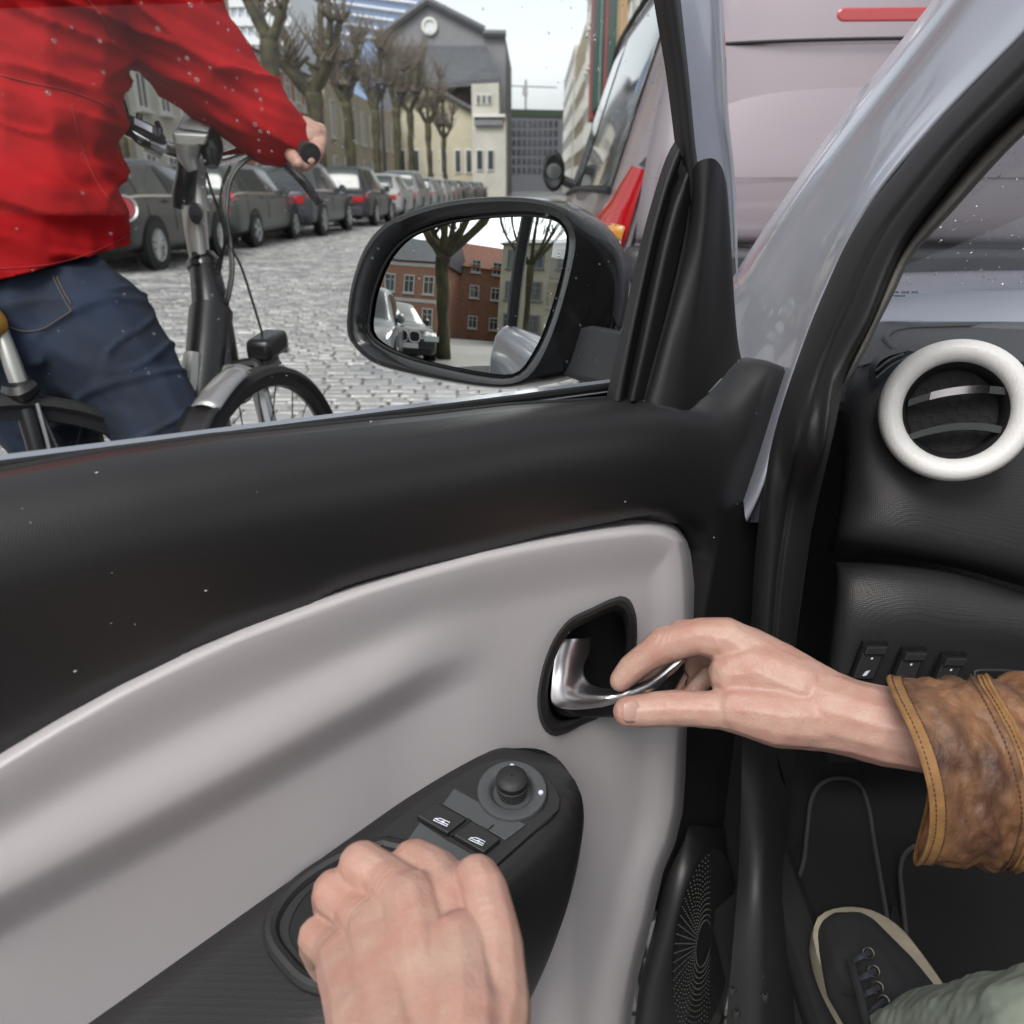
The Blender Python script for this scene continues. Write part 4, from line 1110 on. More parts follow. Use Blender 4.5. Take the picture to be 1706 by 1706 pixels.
# ---- dashboard
def PL(L): return [P(*q) for q in L]
top = loft([PL([(1440, 545, 1.20), (1470, 531, 1.22), (1580, 528, 1.26), (1740, 528, 1.32)]), PL([(1440, 562, 1.08), (1480, 556, 1.08), (1580, 553, 1.11), (1740, 553, 1.15)]), PL([(1438, 585, .98), (1490, 575, .97), (1600, 572, .97), (1740, 575, 1.0)]), PL([(1430, 610, .935), (1490, 596, .92), (1600, 596, .91), (1740, 605, .91)])], 30, 16)
dash = link('dashboard', top, M['dash_top'], own)
fr = loft([PL([(1425, 622, .985), (1431, 612, .940), (1490, 597, .922), (1600, 597, .912), (1740, 607, .912)]), PL([(1408, 660, .97), (1420, 655, .915), (1490, 650, .895), (1600, 650, .89), (1740, 655, .89)]), PL([(1402, 740, .96), (1417, 735, .90), (1490, 745, .875), (1600, 755, .875), (1740, 770, .875)]),
           PL([(1400, 830, .96), (1412, 825, .90), (1490, 845, .865), (1600, 860, .865), (1740, 880, .87)]), PL([(1386, 895, .97), (1402, 893, .905), (1490, 905, .875), (1600, 925, .875), (1740, 955, .88)]), PL([(1378, 918, 1.0), (1392, 922, .95), (1490, 930, .93), (1600, 948, .93), (1740, 988, .93)])], 36, 30)
link('knee_pad_upper', fr, M['dash'], dash)
lo = loft([PL([(1385, 935, 1.0), (1402, 937, .95), (1490, 940, .93), (1600, 955, .93), (1740, 998, .93)]), PL([(1390, 950, .96), (1407, 952, .90), (1490, 953, .885), (1600, 968, .885), (1740, 1012, .885)]), PL([(1388, 1010, .95), (1403, 1012, .89), (1490, 1015, .87), (1600, 1025, .87), (1740, 1050, .87)]),
           PL([(1380, 1085, .96), (1395, 1085, .905), (1490, 1085, .885), (1600, 1090, .885), (1740, 1100, .885)]), PL([(1375, 1180, .99), (1390, 1180, .94), (1490, 1180, .92), (1600, 1180, .92), (1740, 1180, .92)]), PL([(1370, 1270, 1.06), (1390, 1270, 1.04), (1490, 1270, 1.04), (1600, 1270, 1.04), (1740, 1270, 1.04)])], 36, 30)
link('knee_pad_lower', lo, M['dash'], dash)
# raised line on the dashboard top
g = MB(); g.tube([P(1500, 594, .925), P(1484, 575, .97), P(1476, 558, 1.05), P(1500, 547, 1.12), P(1560, 543, 1.15), P(1740, 539, 1.22)], .004, 8, 40); g.build('top_bead', M['dash_top'], dash)
# perforated speaker field at the screen edge
g = MB()
for r_ in range(5):
    for i in range(14 - r_):
        c = P(1468 + i * 5.5 + r_ * 2.5, 533.5 + r_ * 2.6, 1.205 - r_ * .02); g.lathe(c, (0, 0, 1), [(.0018, .002), (.0001, .002)], 6)
o = g.build('defroster_holes', M['vent_dark'], dash); o['kind'] = 'stuff'
# side window demister left of the round vent
dm = loft([PL([(1446, 634, .905), (1450, 606, .905), (1468, 588, .905), (1505, 578, .91)]), PL([(1455, 632, .89), (1462, 608, .885), (1480, 594, .885), (1512, 585, .89)])], 20, 4)
link('demister_rim', dm, M['dash_top'], dash)
dm = loft([PL([(1457, 628, .892), (1462, 607, .892), (1480, 593, .892), (1512, 583, .894)]), PL([(1458, 630, .884), (1480, 612, .884), (1496, 600, .884), (1525, 587, .884)])], 20, 4)
link('demister_opening', dm, M['vent_dark'], dash)
for a, b in (((1459, 618, .882), (1505, 590, .882)), ((1459, 630, .880), (1510, 596, .880))):
    g = MB(); g.tube([P(*a), P((a[0] + b[0]) / 2, (a[1] + b[1]) / 2 - 4, .878), P(*b)], .0014, 6, 10); g.build('demister_slat', M['dash_top'], dash)
# round air vent
vc = P(1592, 684, .812)
ax = np.array([-.34, -.90, .26]); ax /= np.linalg.norm(ax)
vu = np.cross(ZZ, ax); vu /= np.linalg.norm(vu); vw = np.cross(ax, vu)
if np.dot(vu, RT) < 0: vu = -vu
def VP(a, b, h=0): return vc + vu * a + vw * b + ax * h
R0 = .0688
g = MB(); g.lathe(vc, ax, [(R0 * .97, -.05), (R0 * .995, -.02), (R0, -.006), (R0 * .985, .004), (R0 * .93, .0095), (R0 * .85, .0115), (R0 * .76, .0095), (R0 * .69, .004), (R0 * .672, -.006), (R0 * .67, -.02)], 72)
g.build('vent_ring', M['vent_white'], dash, ang=80)
g = MB(); g.lathe(vc, ax, [(R0 * .69, -.012), (R0 * .68, -.002), (R0 * .655, -.004), (R0 * .60, -.02), (R0 * .60, -.03)], 60); g.build('vent_bezel', M['trim_plain'], dash)
g = MB(); g.lathe(vc, ax, [(R0 * .66, -.030), (.0005, -.030)], 40); g.build('vent_back', M['vent_dark'], dash)
g = MB()
hx = .0066
for i in range(-7, 8):
    for j in range(-6, 7):
        cx = i * hx * 1.5; cy = (j + (.5 if i % 2 else 0)) * hx * 1.732
        if math.hypot(cx, cy) > R0 * .6: continue
        ring = [VP(cx + hx * math.cos(k * math.pi / 3), cy + hx * math.sin(k * math.pi / 3), -.026) for k in range(4)]
        g.tube(ring, .00035, 4)
o = g.build('vent_honeycomb', mat('honeycomb_plastic', (.010, .010, .011), .6), dash); o['kind'] = 'stuff'
for sy, tl, lit in ((.013, .10, True), (-.022, .10, False)):
    rows = []
    for h in (-.012, -.006, -.018):
        pass
    def vane(x0, x1, nm, mt, par, th=.0036, n=16, out=0):
        up = []; dn = []
        for i in range(n):
            x = x0 + (x1 - x0) * i / (n - 1)
            half = math.sqrt(max(0, (R0 * .62) ** 2 - sy * sy))
            yy_ = sy + x * .22 + .006 * (1 - (x / half) ** 2)
            up.append((x, yy_))
        vs = []
        for x, yy_ in up:
            for dy, h in ((th, -.004 + out), (-th * .9, -.006 + out), (-th, -.022), (th * .6, -.022)):
                vs.append(VP(x, yy_ + dy, h + .006 * (1 - (x / .045) ** 2)))
        fs = []
        for i in range(n - 1):
            for k in range(4):
                k2 = (k + 1) % 4; fs.append((i * 4 + k, i * 4 + k2, (i + 1) * 4 + k2, (i + 1) * 4 + k))
        fs += [(0, 1, 2, 3), tuple((n - 1) * 4 + k for k in (3, 2, 1, 0))]
        g = MB(); g.add((vs, fs)); return g.build(nm, mt, par)
    v_ = vane(-.042, .042, 'vent_vane', M['dash_top'], dash)
    if lit: vane(-.024, .026, 'vane_chrome', M['chrome'], v_, .0039, 14, .0008)
# switches
for i, (x, y) in enumerate(((1447, 1102), (1512, 1112), (1578, 1121))):
    c = P(x, y, .868)
    su = RT; sv = UP * .93 - FW * .2; sv = sv / np.linalg.norm(sv); sn = np.cross(su, sv)
    def Q(a, b, h=0): return c + su * (a + b * .28) + sv * b + sn * h
    g = MB(); g.prism([Q(-.0125, -.021, -.006), Q(.0125, -.021, -.006), Q(.0125, .021, -.006), Q(-.0125, .021, -.006)], sn * .006); fo = g.build('switch_frame', M['gloss_black'], dash, smooth=False)
    g = MB(); g.prism([Q(-.0105, -.018, 0), Q(.0105, -.018, 0), Q(.0105, .010, 0), Q(-.0105, .010, 0)], sn * .003); g.prism([Q(-.0105, .0102, 0), Q(.0105, .0102, 0), Q(.0105, .018, 0), Q(-.0105, .018, 0)], sn * .007); bev(g.build('switch', M['dash_top'] if i == 9 else M['trim_plain'], fo, smooth=False), .0008)
    g = MB(); g.prism([Q(-.001, .004, .004), Q(.001, .004, .004), Q(.001, .006, .004), Q(-.001, .006, .004)], sn * .0003)
    if i == 0: g.prism([Q(-.003, -.014, .004), Q(.001, -.014, .004), Q(.003, -.008, .004), Q(-.001, -.009, .004)], sn * .0003)
    g.build('switch_mark', M['white_mark'], fo, smooth=False)
g = MB(); cpt = P(1680, 1128, .872)
g.tube([cpt - RT * .035 - UP * .02, cpt - RT * .035, cpt - RT * .028 + UP * .007, cpt + RT * .04 + UP * .004], .0022, 8, 24); g.build('coin_tray_rim', M['trim_plain'], dash)
# steering column stub and pedals are hidden behind the arm: brake pedal only
g = MB(); g.tube([P(1600, 1290, 1.2), P(1590, 1380, 1.08)], .008, 8); g.box(P(1588, 1392, 1.06), (.06, .015, .045)); g.build('brake_pedal', M['trim_plain'], own)
# ------------------------------------------------------------------ driver's door (part of the car)
bx_ = [-430, -90, 0, 176, 352, 457, 598, 700, 838, 960, 1060, 1110, 1140, 1165, 1200, 1228, 1245, 1258, 1270, 1278]
by_ = [870, 808, 791, 757, 732, 722, 707, 697, 680, 672, 664, 672, 680, 668, 632, 600, 601, 606, 612, 622]
def sm(xs, ys, x, k=4):
    return float(np.mean([np.interp(x + d, xs, ys) for d in np.linspace(-k, k, 7)]))
def Bx(x): return sm(bx_, by_, x, 8)
prof0 = [(-.034, -.010), (-.032, 0), (-.024, .0035), (-.012, .003), (.001, -.003), (.012, -.013), (.019, -.027), (.021, -.045), (.018, -.068), (.013, -.095), (.009, -.125), (.005, -.16), (.0, -.22), (-.006, -.32), (-.012, -.45), (-.016, -.62)]
prof = [(p[0], p[1]) for p in cr([np.array([*p, 0.]) for p in prof0], 44)]
xs = list(np.linspace(-420, -100, 10)) + list(np.linspace(-90, 1060, 60)) + list(np.linspace(1072, 1278, 26))
cur = []
for x in xs:
    p = D(x, Bx(x), -.032); q = p - HNG; u_, z_ = np.dot(q, DU), p[2]
    row = []
    e = max(0, (x - 1250) / 60)
    zi = D(x, np.interp(x, [-90, 0, 100, 200, 300, 400, 500, 600, 700, 800, 950, 1050, 1110, 1145, 1157], [1300, 1240, 1180, 1125, 1076, 1032, 995, 960, 930, 904, 876, 864, 870, 902, 1000]), 0)[2] - z_ - .006
    for v, dz in prof:
        if x < 1150 and dz < zi: v -= .055 * min(1, (zi - dz) / .014)
        w_ = sstep(1150, 1238, x); vv = v * (1 - w_) + min(v, .009) * w_ if v > .009 else v
        dz2 = dz + w_ * .010 * math.exp(-((dz + .013) / .011) ** 2)
        row.append(DW(u_ - .27 * min(-dz, .16) * sstep(1165, 1272, x), vv - .006 * e ** 2, z_ + dz2))
    cur.append(row)
# hinge side return of the panel
u_e = np.dot(cur[-1][0] - HNG, DU)
cur.append([p + DU * -.006 + DV * -.04 for p in cur[-1]]); cur.append([p + DV * -.06 for p in cur[-1]])
n_ = len(cur[0])
vs = [p for r in cur for p in r]; fs = [(j * n_ + i, j * n_ + i + 1, (j + 1) * n_ + i + 1, (j + 1) * n_ + i) for j in range(len(cur) - 1) for i in range(n_ - 1)]
door = link('door', mesh(vs, fs), M['trim'], own)
# outer skin of the door and its inner steel
def zb(u): return .884 + .054 * max(u, 0) - .014 * (1 - sstep(.06, .14, u))
outer_rows = []
for u_ in np.linspace(-.02, 1.16, 30):
    r = []
    for v, dz in ((-.040, -.004), (-.052, .004), (-.075, -.006), (-.098, -.035), (-.112, -.10), (-.122, -.22), (-.118, -.36), (-.108, -.44), (-.112, -.50), (-.105, -.62), (-.07, -.64), (-.02, -.64)):
        r.append(DW(u_, v, zb(u_) + dz - .004))
    outer_rows.append(r)
n_ = 12
vs = [p for r in outer_rows for p in r]; fs = [(j * n_ + i, j * n_ + i + 1, (j + 1) * n_ + i + 1, (j + 1) * n_ + i) for j in range(len(outer_rows) - 1) for i in range(n_ - 1)]
fs.append(tuple(range(n_))); fs.append(tuple((len(outer_rows) - 1) * n_ + k for k in range(n_))[::-1])
link('outer_skin', mesh(vs, fs), M['silver'], door)
g = MB(); g.tube([DW(u_, -.043, zb(u_) - .004) for u_ in np.linspace(.10, 1.15, 20)], .0035, 8); g.build('outer_waist_seal', M['rubber'], door)
g = MB(); g.tube([D(x, Bx(x) - 1.5, -.034) for x in np.linspace(-90, 1066, 40)], .0035, 8); g.build('inner_waist_seal', M['rubber'], door)
# window glass
gp = [(-120, 812), (-120, -120), (1105, -120), (1118, 120), (1124, 250), (1096, 330), (1064, 470), (1022, 672)]
g = MB()
rows_ = []
nx, ny = 16, 10
for j in range(ny + 1):
    y_ = -140 + j * (830 + 140) / ny
    xr = np.interp(y_, [-140, 120, 250, 330, 470, 672, 840], [1105, 1118, 1124, 1096, 1064, 1022, 990])
    rows_.append([D(-140 + (xr + 140) * i / nx, y_, -.036) for i in range(nx + 1)])
wg = mesh([p for r in rows_ for p in r], [(j * (nx + 1) + i, j * (nx + 1) + i + 1, (j + 1) * (nx + 1) + i + 1, (j + 1) * (nx + 1) + i) for j in range(ny) for i in range(nx)])
link('window_glass', wg, M['glass'], door)
# rain drops on the glass
rd = random.Random(5); g = MB(); dv = -DV
bm0 = bmesh.new(); bmesh.ops.create_icosphere(bm0, subdivisions=1, radius=1); iv = [np.array(v.co) for v in bm0.verts]; ifc = [tuple(v.index for v in f.verts) for f in bm0.faces]; bm0.free()
spots = []
for x, y, s in ((317, 8, 9), (263, 48, 8), (80, 155, 10), (90, 68, 8), (312, 97, 8), (328, 133, 9), (316, 123, 6), (298, 99, 5), (350, 113, 6), (427, 151, 7), (434, 166, 7), (425, 207, 8), (434, 219, 7), (447, 221, 6), (431, 233, 5), (432, 252, 6), (388, 150, 5), (380, 50, 5), (172, 120, 6), (166, 68, 7), (235, 5, 5), (595, 103, 9), (545, 70, 8), (668, 122, 7), (636, 145, 5), (690, 228, 8), (560, 240, 6), (470, 120, 5), (986, 44, 5), (990, 62, 9), (1023, 56, 5), (998, 116, 9), (1041, 74, 5), (1063, 28, 6), (1080, 25, 5), (1029, 187, 6), (1020, 198, 5), (1100, 170, 5), (1038, 9, 4), (870, 12, 3)):
    spots.append((x, y, s * .5))
for i in range(170):
    x = rd.gauss(420, 190) if i % 2 else rd.uniform(20, 1110); y = rd.uniform(-40, 640)
    xr = np.interp(y, [-140, 120, 250, 330, 470, 672], [1090, 1105, 1112, 1086, 1052, 1012])
    if x > xr - 4: continue
    spots.append((x, y, rd.choice([1.0, 1.3, 1.7, 2.2, 2.8])))
for i in range(110):
    x = rd.uniform(900, 1110); y = rd.uniform(-20, 640)
    xr = np.interp(y, [-140, 120, 250, 330, 470, 672], [1090, 1105, 1112, 1086, 1052, 1012])
    if x > xr - 4: continue
    spots.append((x, y, rd.choice([.8, 1.0, 1.3, 1.8])))
for x, y, s in spots:
    c = D(x, y, -.0385); t = np.dot(c - CAM, FW); r_ = s * t / FPX
    el = rd.uniform(1, 1.9) if y < 200 and x > 950 else 1.1
    g.add(([c + DU * (p[0] * r_) + ZZ * (p[1] * r_ * el) + DV * (p[2] * r_ * .55) for p in iv], ifc))
o = g.build('glass_drops', M['drop'], door, ang=180); o['kind'] = 'stuff'
# beads on the waist moulding
g = MB()
for i in range(16):
    x = rd.uniform(0, 1200) if i % 3 else rd.uniform(0, 500); 
    p = D(x, Bx(x), -.032); q = p - HNG; u_ = np.dot(q, DU); k = rd.randint(1, 10); f = rd.random()
    v = prof[k][0] * (1 - f) + prof[k + 1][0] * f; dz = prof[k][1] * (1 - f) + prof[k + 1][1] * f
    c = DW(u_, v, p[2] + dz); r_ = rd.choice([.0005, .0007, .0010, .0013])
    g.add(([c + np.array([p_[0], p_[1], p_[2] * .5]) * r_ for p_ in iv], ifc))
o = g.build('moulding_drops', M['drop2'], door, ang=180); o['kind'] = 'stuff'

# window channel, divider bar and upper frame
def DL(L): return [D(q[0], q[1], q[2] + (.020 * sstep(1000, 1139, q[0]) if (1062 < q[1] < 1196 and q[2] > -.01) else 0)) for q in L]
ch = loft([DL([(1124, 236, -.03), (1110, 262, -.03), (1092, 316, -.03), (1066, 411, -.03), (1031, 569, -.03), (1009, 668, -.03)]), DL([(1132, 250, -.012), (1122, 276, -.012), (1106, 325, -.012), (1082, 416, -.012), (1048, 572, -.012), (1030, 668, -.012)]), DL([(1136, 262, -.025), (1128, 290, -.025), (1113, 330, -.025), (1090, 420, -.025), (1058, 575, -.025), (1042, 668, -.025)])], 30, 12)
link('window_channel', ch, M['rubber'], door)
ch = loft([DL([(1140, 275, -.022), (1130, 300, -.022), (1115, 335, -.022), (1092, 422, -.022), (1060, 575, -.022), (1042, 668, -.022)]), DL([(1146, 290, -.004), (1136, 320, -.004), (1124, 360, -.004), (1104, 440, -.004), (1074, 580, -.004), (1054, 668, -.006)]), DL([(1150, 300, -.018), (1150, 334, -.018), (1140, 380, -.018), (1121, 470, -.018), (1094, 580, -.018), (1072, 666, -.018)])], 30, 12)
link('channel_trim', ch, M['rubber'], door)
bar = loft([DL([(1080, -90, -.04), (1089, 0, -.04), (1109, 120, -.04), (1123, 229, -.04), (1135, 330, -.04), (1142, 345, -.04)]), DL([(1098, -90, -.016), (1108, 0, -.016), (1126, 120, -.016), (1138, 229, -.016), (1148, 322, -.016), (1150, 340, -.016)]), DL([(1116, -90, -.014), (1126, 0, -.014), (1141, 120, -.014), (1152, 229, -.014), (1158, 300, -.014), (1156, 325, -.014)]), DL([(1124, -90, -.034), (1134, 0, -.034), (1147, 120, -.034), (1157, 229, -.034), (1163, 282, -.034), (1162, 310, -.034)])], 30, 14)
link('window_seal_bar', bar, M['rubber'], door)
sf = loft([DL([(1120, -90, -.036), (1131, 0, -.036), (1145, 120, -.036), (1155, 229, -.036), (1160, 290, -.036), (1170, 420, -.036)]), DL([(1150, -90, -.038), (1162, 0, -.038), (1172, 120, -.038), (1180, 229, -.038), (1186, 290, -.038), (1196, 420, -.038)]), DL([(1180, -90, -.044), (1191, 0, -.044), (1197, 120, -.044), (1203, 200, -.044), (1215, 290, -.044), (1222, 420, -.044)]), DL([(1185, -90, -.040), (1195, 0, -.040), (1201, 120, -.040), (1207, 200, -.040), (1218, 290, -.040), (1224, 420, -.040)]), DL([(1190, -90, -.043), (1200, 0, -.043), (1207, 120, -.043), (1212, 200, -.043), (1223, 300, -.043), (1227, 460, -.043)]), DL([(1195, -90, -.055), (1205, 0, -.055), (1211, 120, -.055), (1215, 200, -.055), (1226, 310, -.055), (1230, 480, -.055), ])], 30, 20)
link('window_frame', sf, M['silver'], door)
# rear and top rails of the window frame (outside the picture, seen in the mirror)
g = MB()
pts = [DW(1.10, -.05, zb(1.1)), DW(1.06, -.045, 1.15), DW(.98, -.035, 1.36), DW(.90, -.03, 1.42), DW(.60, -.03, 1.44), DW(.30, -.032, 1.40), D(1150, -140, -.045)]
g.tube(pts, .020, 8, 40); g.build('window_rail', M['dark_bumper'], door)
# mirror triangle (sail panel)
tri = loft([DL([(1153, 292, -.02), (1143, 380, -.02), (1121, 480, -.02), (1092, 590, -.02), (1071, 664, -.02)]),
            DL([(1160, 272, -.006), (1155, 380, -.006), (1137, 480, -.006), (1110, 590, -.006), (1092, 672, -.006)]),
            DL([(1178, 264, .004), (1172, 380, .004), (1160, 490, .002), (1140, 600, .0), (1126, 680, .0)]),
            DL([(1192, 266, .004), (1186, 380, .0), (1174, 500, -.003), (1162, 600, -.004), (1148, 683, -.004)]),
            DL([(1203, 280, -.006), (1200, 380, -.010), (1196, 500, -.012), (1190, 585, -.012), (1178, 655, -.010)]),
            DL([(1209, 300, -.014), (1215, 380, -.016), (1221, 500, -.016), (1226, 570, -.016), (1231, 599, -.014)]),
            DL([(1211, 306, -.03), (1217, 385, -.03), (1223, 500, -.03), (1228, 570, -.03), (1232, 603, -.03)])], 36, 34)
link('mirror_sail', tri, M['trim_soft'], door)

# grey white insert
wx = [-90, 0, 100, 200, 300, 400, 500, 600, 700, 800, 880, 950, 1000, 1050, 1080, 1105, 1125, 1138, 1146, 1152, 1156]
wy = [1300, 1240, 1180, 1125, 1076, 1032, 995, 960, 930, 904, 888, 876, 869, 864, 863, 867, 876, 890, 905, 930, 975]
bxx = [-90, 900, 1040, 1060, 1085, 1105, 1125, 1138, 1146, 1152, 1156]
byy = [1800, 1800, 1780, 1640, 1540, 1452, 1405, 1350, 1220, 1120, 1030]
sx_ = [-90, 0, 200, 400, 600, 700, 750, 800, 850]; sy_ = [1545, 1490, 1385, 1280, 1172, 1118, 1096, 1080, 1072]
def wv(x, y):
    t = .446 / max(.1, np.dot(ray(x, y), DV) * -1) if False else 1
    d = y - sm(wx, wy, x, 6); 
    # px to metres: closer on the left
    k = np.interp(x, [0, 1150], [1.5, .95]); d /= k
    xe = np.interp(y, [800, 905, 930, 975, 1030, 1120, 1220, 1350, 1405, 1452, 1540, 1640, 1780], [1140, 1146, 1152, 1156, 1157, 1152, 1146, 1138, 1125, 1105, 1085, 1060, 1040]); e = xe - x
    dd = min(d, max(e, 0) * 1.4)
    v = -.012 + .022 * sstep(-2, 14, dd) + .010 * sstep(8, 26, dd) - .006 * sstep(30, 110, dd)
    s = np.interp(x, sx_, sy_); amp = 1 - sstep(640, 840, x)
    q = (y - s) / k
    v += amp * (.007 * sstep(-90, -6, q) - .016 * sstep(-4, 52, q))
    # swelling toward the speaker at the foot
    v += .016 * sstep(1380, 1520, y + (1100 - x) * .35) * sstep(880, 960, x)
    return v
cx_ = list(np.linspace(-90, 900, 90)) + list(np.linspace(908, 1100, 34)) + list(np.linspace(1104, 1156.5, 20))
NR = 90
vs = []
for x in cx_:
    y0 = sm(wx, wy, x, 3) if x < 1140 else np.interp(x, wx, wy); y1 = np.interp(x, bxx, byy)
    for j in range(NR):
        f = j / (NR - 1); f = f ** 1.25
        y_ = y0 + (y1 - y0) * f
        vs.append(D(x, y_, wv(x, y_)))
hole = [(978 + (x - 978) * .86, 1109 + (y - 1109) * .88) for x, y in [(1033, 996), (1048, 1001), (1058, 1022), (1061, 1045), (1060, 1075), (1052, 1120), (1030, 1165), (1000, 1192), (973, 1204), (940, 1220), (919, 1222), (903, 1206), (896, 1178), (897, 1148), (905, 1110), (919, 1073), (935, 1048), (954, 1030), (989, 1014), (1012, 1003)]]
def inside(x, y, R):
    c = False; j = len(R) - 1
    for i in range(len(R)):
        if (R[i][1] > y) != (R[j][1] > y) and x < (R[j][0] - R[i][0]) * (y - R[i][1]) / (R[j][1] - R[i][1]) + R[i][0]: c = not c
        j = i
    return c
fs = []
pq = []
for p in vs:
    q = p - CAM; t = q @ FW; pq.append((853 + FPX * (q @ RT) / t, 853 - FPX * (q @ UP) / t))
for a in range(len(cx_) - 1):
    for b in range(NR - 1):
        i = a * NR + b; x_, y_ = (pq[i][0] + pq[i + NR + 1][0]) / 2, (pq[i][1] + pq[i + NR + 1][1]) / 2
        if 880 < x_ < 1080 and 980 < y_ < 1240 and inside(x_, y_, hole): continue
        fs.append((i, i + 1, i + NR + 1, i + NR))
link('door_insert', mesh(vs, fs), M['panel'], door)

# speaker pod
sp0 = [D(x, y, v) for x, y, v in [(1140, 1400, -.002), (1112, 1460, .002), (1088, 1550, .004), (1064, 1650, .006), (1050, 1780, .006)]]
sp1 = [D(x, y, v) for x, y, v in [(1150, 1375, -.006), (1135, 1465, .020), (1114, 1550, .026), (1092, 1650, .026), (1076, 1780, .026)]]
sp2 = [D(x, y, v) for x, y, v in [(1190, 1380, -.008), (1178, 1450, .024), (1165, 1550, .032), (1150, 1650, .032), (1130, 1780, .03)]]
sp3 = [D(x, y, v) for x, y, v in [(1226, 1385, -.014), (1222, 1470, .012), (1218, 1560, .014), (1208, 1650, .014), (1190, 1780, .012)]]
sp4 = [D(x, y, v) for x, y, v in [(1238, 1430, -.05), (1232, 1470, -.05), (1226, 1560, -.05), (1218, 1650, -.05), (1200, 1780, -.05)]]
link('speaker_pod', loft([sp0, sp1, sp2, sp3, sp4], 24, 20), M['trim'], door)
g = MB(); cs = (1172, 1572)
for k in range(60):
    a = 2 * math.pi * k / 60
    for j in range(13):
        rr_ = .26 + .74 * j / 12
        x = cs[0] + math.cos(a) * 46 * rr_ + (-math.sin(a)) * 34 * rr_ * .55; y = cs[1] + math.sin(a) * 150 * rr_
        if x > 1218 or y > 1730: continue
        v = .034 - max(0, x - 1165) * .00030
        c = D(x, y, v + .0022); r_ = .0011
        g.add(([c + p * r_ for p in iv], ifc))
o = g.build('speaker_grille', mat('grille_dots', (.03, .029, .028), .5), door); o['kind'] = 'stuff'
g = MB(); g.add(([D(cs[0] + math.cos(a) * 49 - math.sin(a) * 19, cs[1] + math.sin(a) * 158, .0312) for a in np.linspace(0, 2 * math.pi, 37)[:-1]], [tuple(range(36))])); g.build('speaker_cover', M['vent_dark'], door, smooth=False)

# ---- armrest
def topz(u, v): return .701 - .18 * u - .2 * v
def T(px, py, h=0):
    r = ray(px, py)
    # solve z = .704 + h - .18u - .56v along the ray
    a0 = CAM - HNG
    A0 = CAM[2] - (.701 + h) + .18 * np.dot(a0, DU) + .2 * np.dot(a0, DV)
    A1 = r[2] + .18 * np.dot(r, DU) + .2 * np.dot(r, DV)
    return CAM + r * (-A0 / A1)
tn = ZZ + DU * .18 + DV * .2; tn /= np.linalg.norm(tn)
farE = [(1.05, .0), (.80, .0), (.66, .004), (.587, .004), (.484, .004), (.42, .004), (.385, .006), (.355, .014), (.335, .030), (.322, .052)]
nearE = [(1.05, .105), (.80, .103), (.66, .102), (.587, .101), (.50, .100), (.44, .098), (.40, .095), (.365, .091), (.342, .085), (.326, .074)]
def ar(L, dz=0, out=0, du=0, s=1): return [DW(u + du * sstep(.7, .32, u), v * s + out, topz(u, v) + dz) for u, v in L]
rows_ = [ar(farE, -.02, -.02), ar(farE, -.001), ar([((a[0] + b[0]) / 2, (a[1] * .85 + b[1] * .15)) for a, b in zip(farE, nearE)]), ar([((a[0] + b[0]) / 2, (a[1] + b[1]) / 2) for a, b in zip(farE, nearE)], 0),
         ar([((a[0] + b[0]) / 2, a[1] * .1 + b[1] * .9) for a, b in zip(farE, nearE)]), ar(nearE, -.003, .003), ar(nearE, -.012, .008, -.004), ar(nearE, -.05, .010, -.006), ar(nearE, -.12, .004, .004), ar(nearE, -.20, -.012, .022), ar(nearE, -.30, -.04, .05), ar(nearE, -.42, -.075, .09)]
link('armrest', loft(rows_, 60, 50), M['trim'], door)
# nose cap closing the front end
nose = []
for dz, du in ((-.001, 0), (-.012, -.004), (-.05, -.006), (-.12, .004), (-.20, .022), (-.30, .05), (-.42, .09)):
    a = ar([farE[-1]], dz, 0, du)[0]; b = ar([nearE[-1]], dz, .006 if dz > -.15 else -.02 if dz > -.25 else -.05, du)[0]
    w0 = ar([farE[6]], dz, -.01, du)[0]; w1 = ar([farE[8]], dz, .0, du)[0]
    nose.append([w0, w1, a, b])
link('armrest_nose', loft(nose, 16, 20), M['trim'], door)
# switch panel
def plate(px, h0, h1, name, mt, par, b=.0006):
    g = MB(); r0 = [T(x, y, h0) for x, y in px]; n = len(px); r1 = [p + tn * (h1 - h0) for p in r0]
    vs = r0 + r1; g.add((vs, [tuple(range(n, 2 * n))] + [(i, (i + 1) % n, (i + 1) % n + n, i + n) for i in range(n)]))
    o = g.build(name, mt, par, smooth=False); return bev(o, b) if b else o
def smooth_ring(L, n=40):
    q = cr([np.array([*p, 0.]) for p in L + [L[0]]], n + 1)[:-1]; return [(p[0], p[1]) for p in q]
plate(smooth_ring([(600, 1420), (650, 1376), (700, 1336), (760, 1298), (800, 1276), (835, 1266), (862, 1268), (900, 1288), (926, 1316), (934, 1340), (922, 1362), (880, 1398), (820, 1450), (700, 1540), (640, 1500)], 50), .0004, .0030, 'switch_surround', M['trim_soft'], door, .0008)
sp = plate([(700, 1357), (762, 1308), (850, 1352), (928, 1352), (905, 1372), (822, 1446), (760, 1480), (672, 1412)], .0032, .0042, 'switch_panel', M['gloss_black'] if False else M['trim_plain'], door, .0006)
plate([(757, 1316), (800, 1340), (848, 1362), (876, 1376), (842, 1402), (790, 1372), (738, 1342)], .0042, .0062, 'switch_ramp', M['dash_top'], door, .0005)
plate([(700, 1372), (745, 1402), (800, 1432), (815, 1440), (760, 1480), (668, 1418)], .0042, .0060, 'switch_ramp', M['dash_top'], door, .0005)
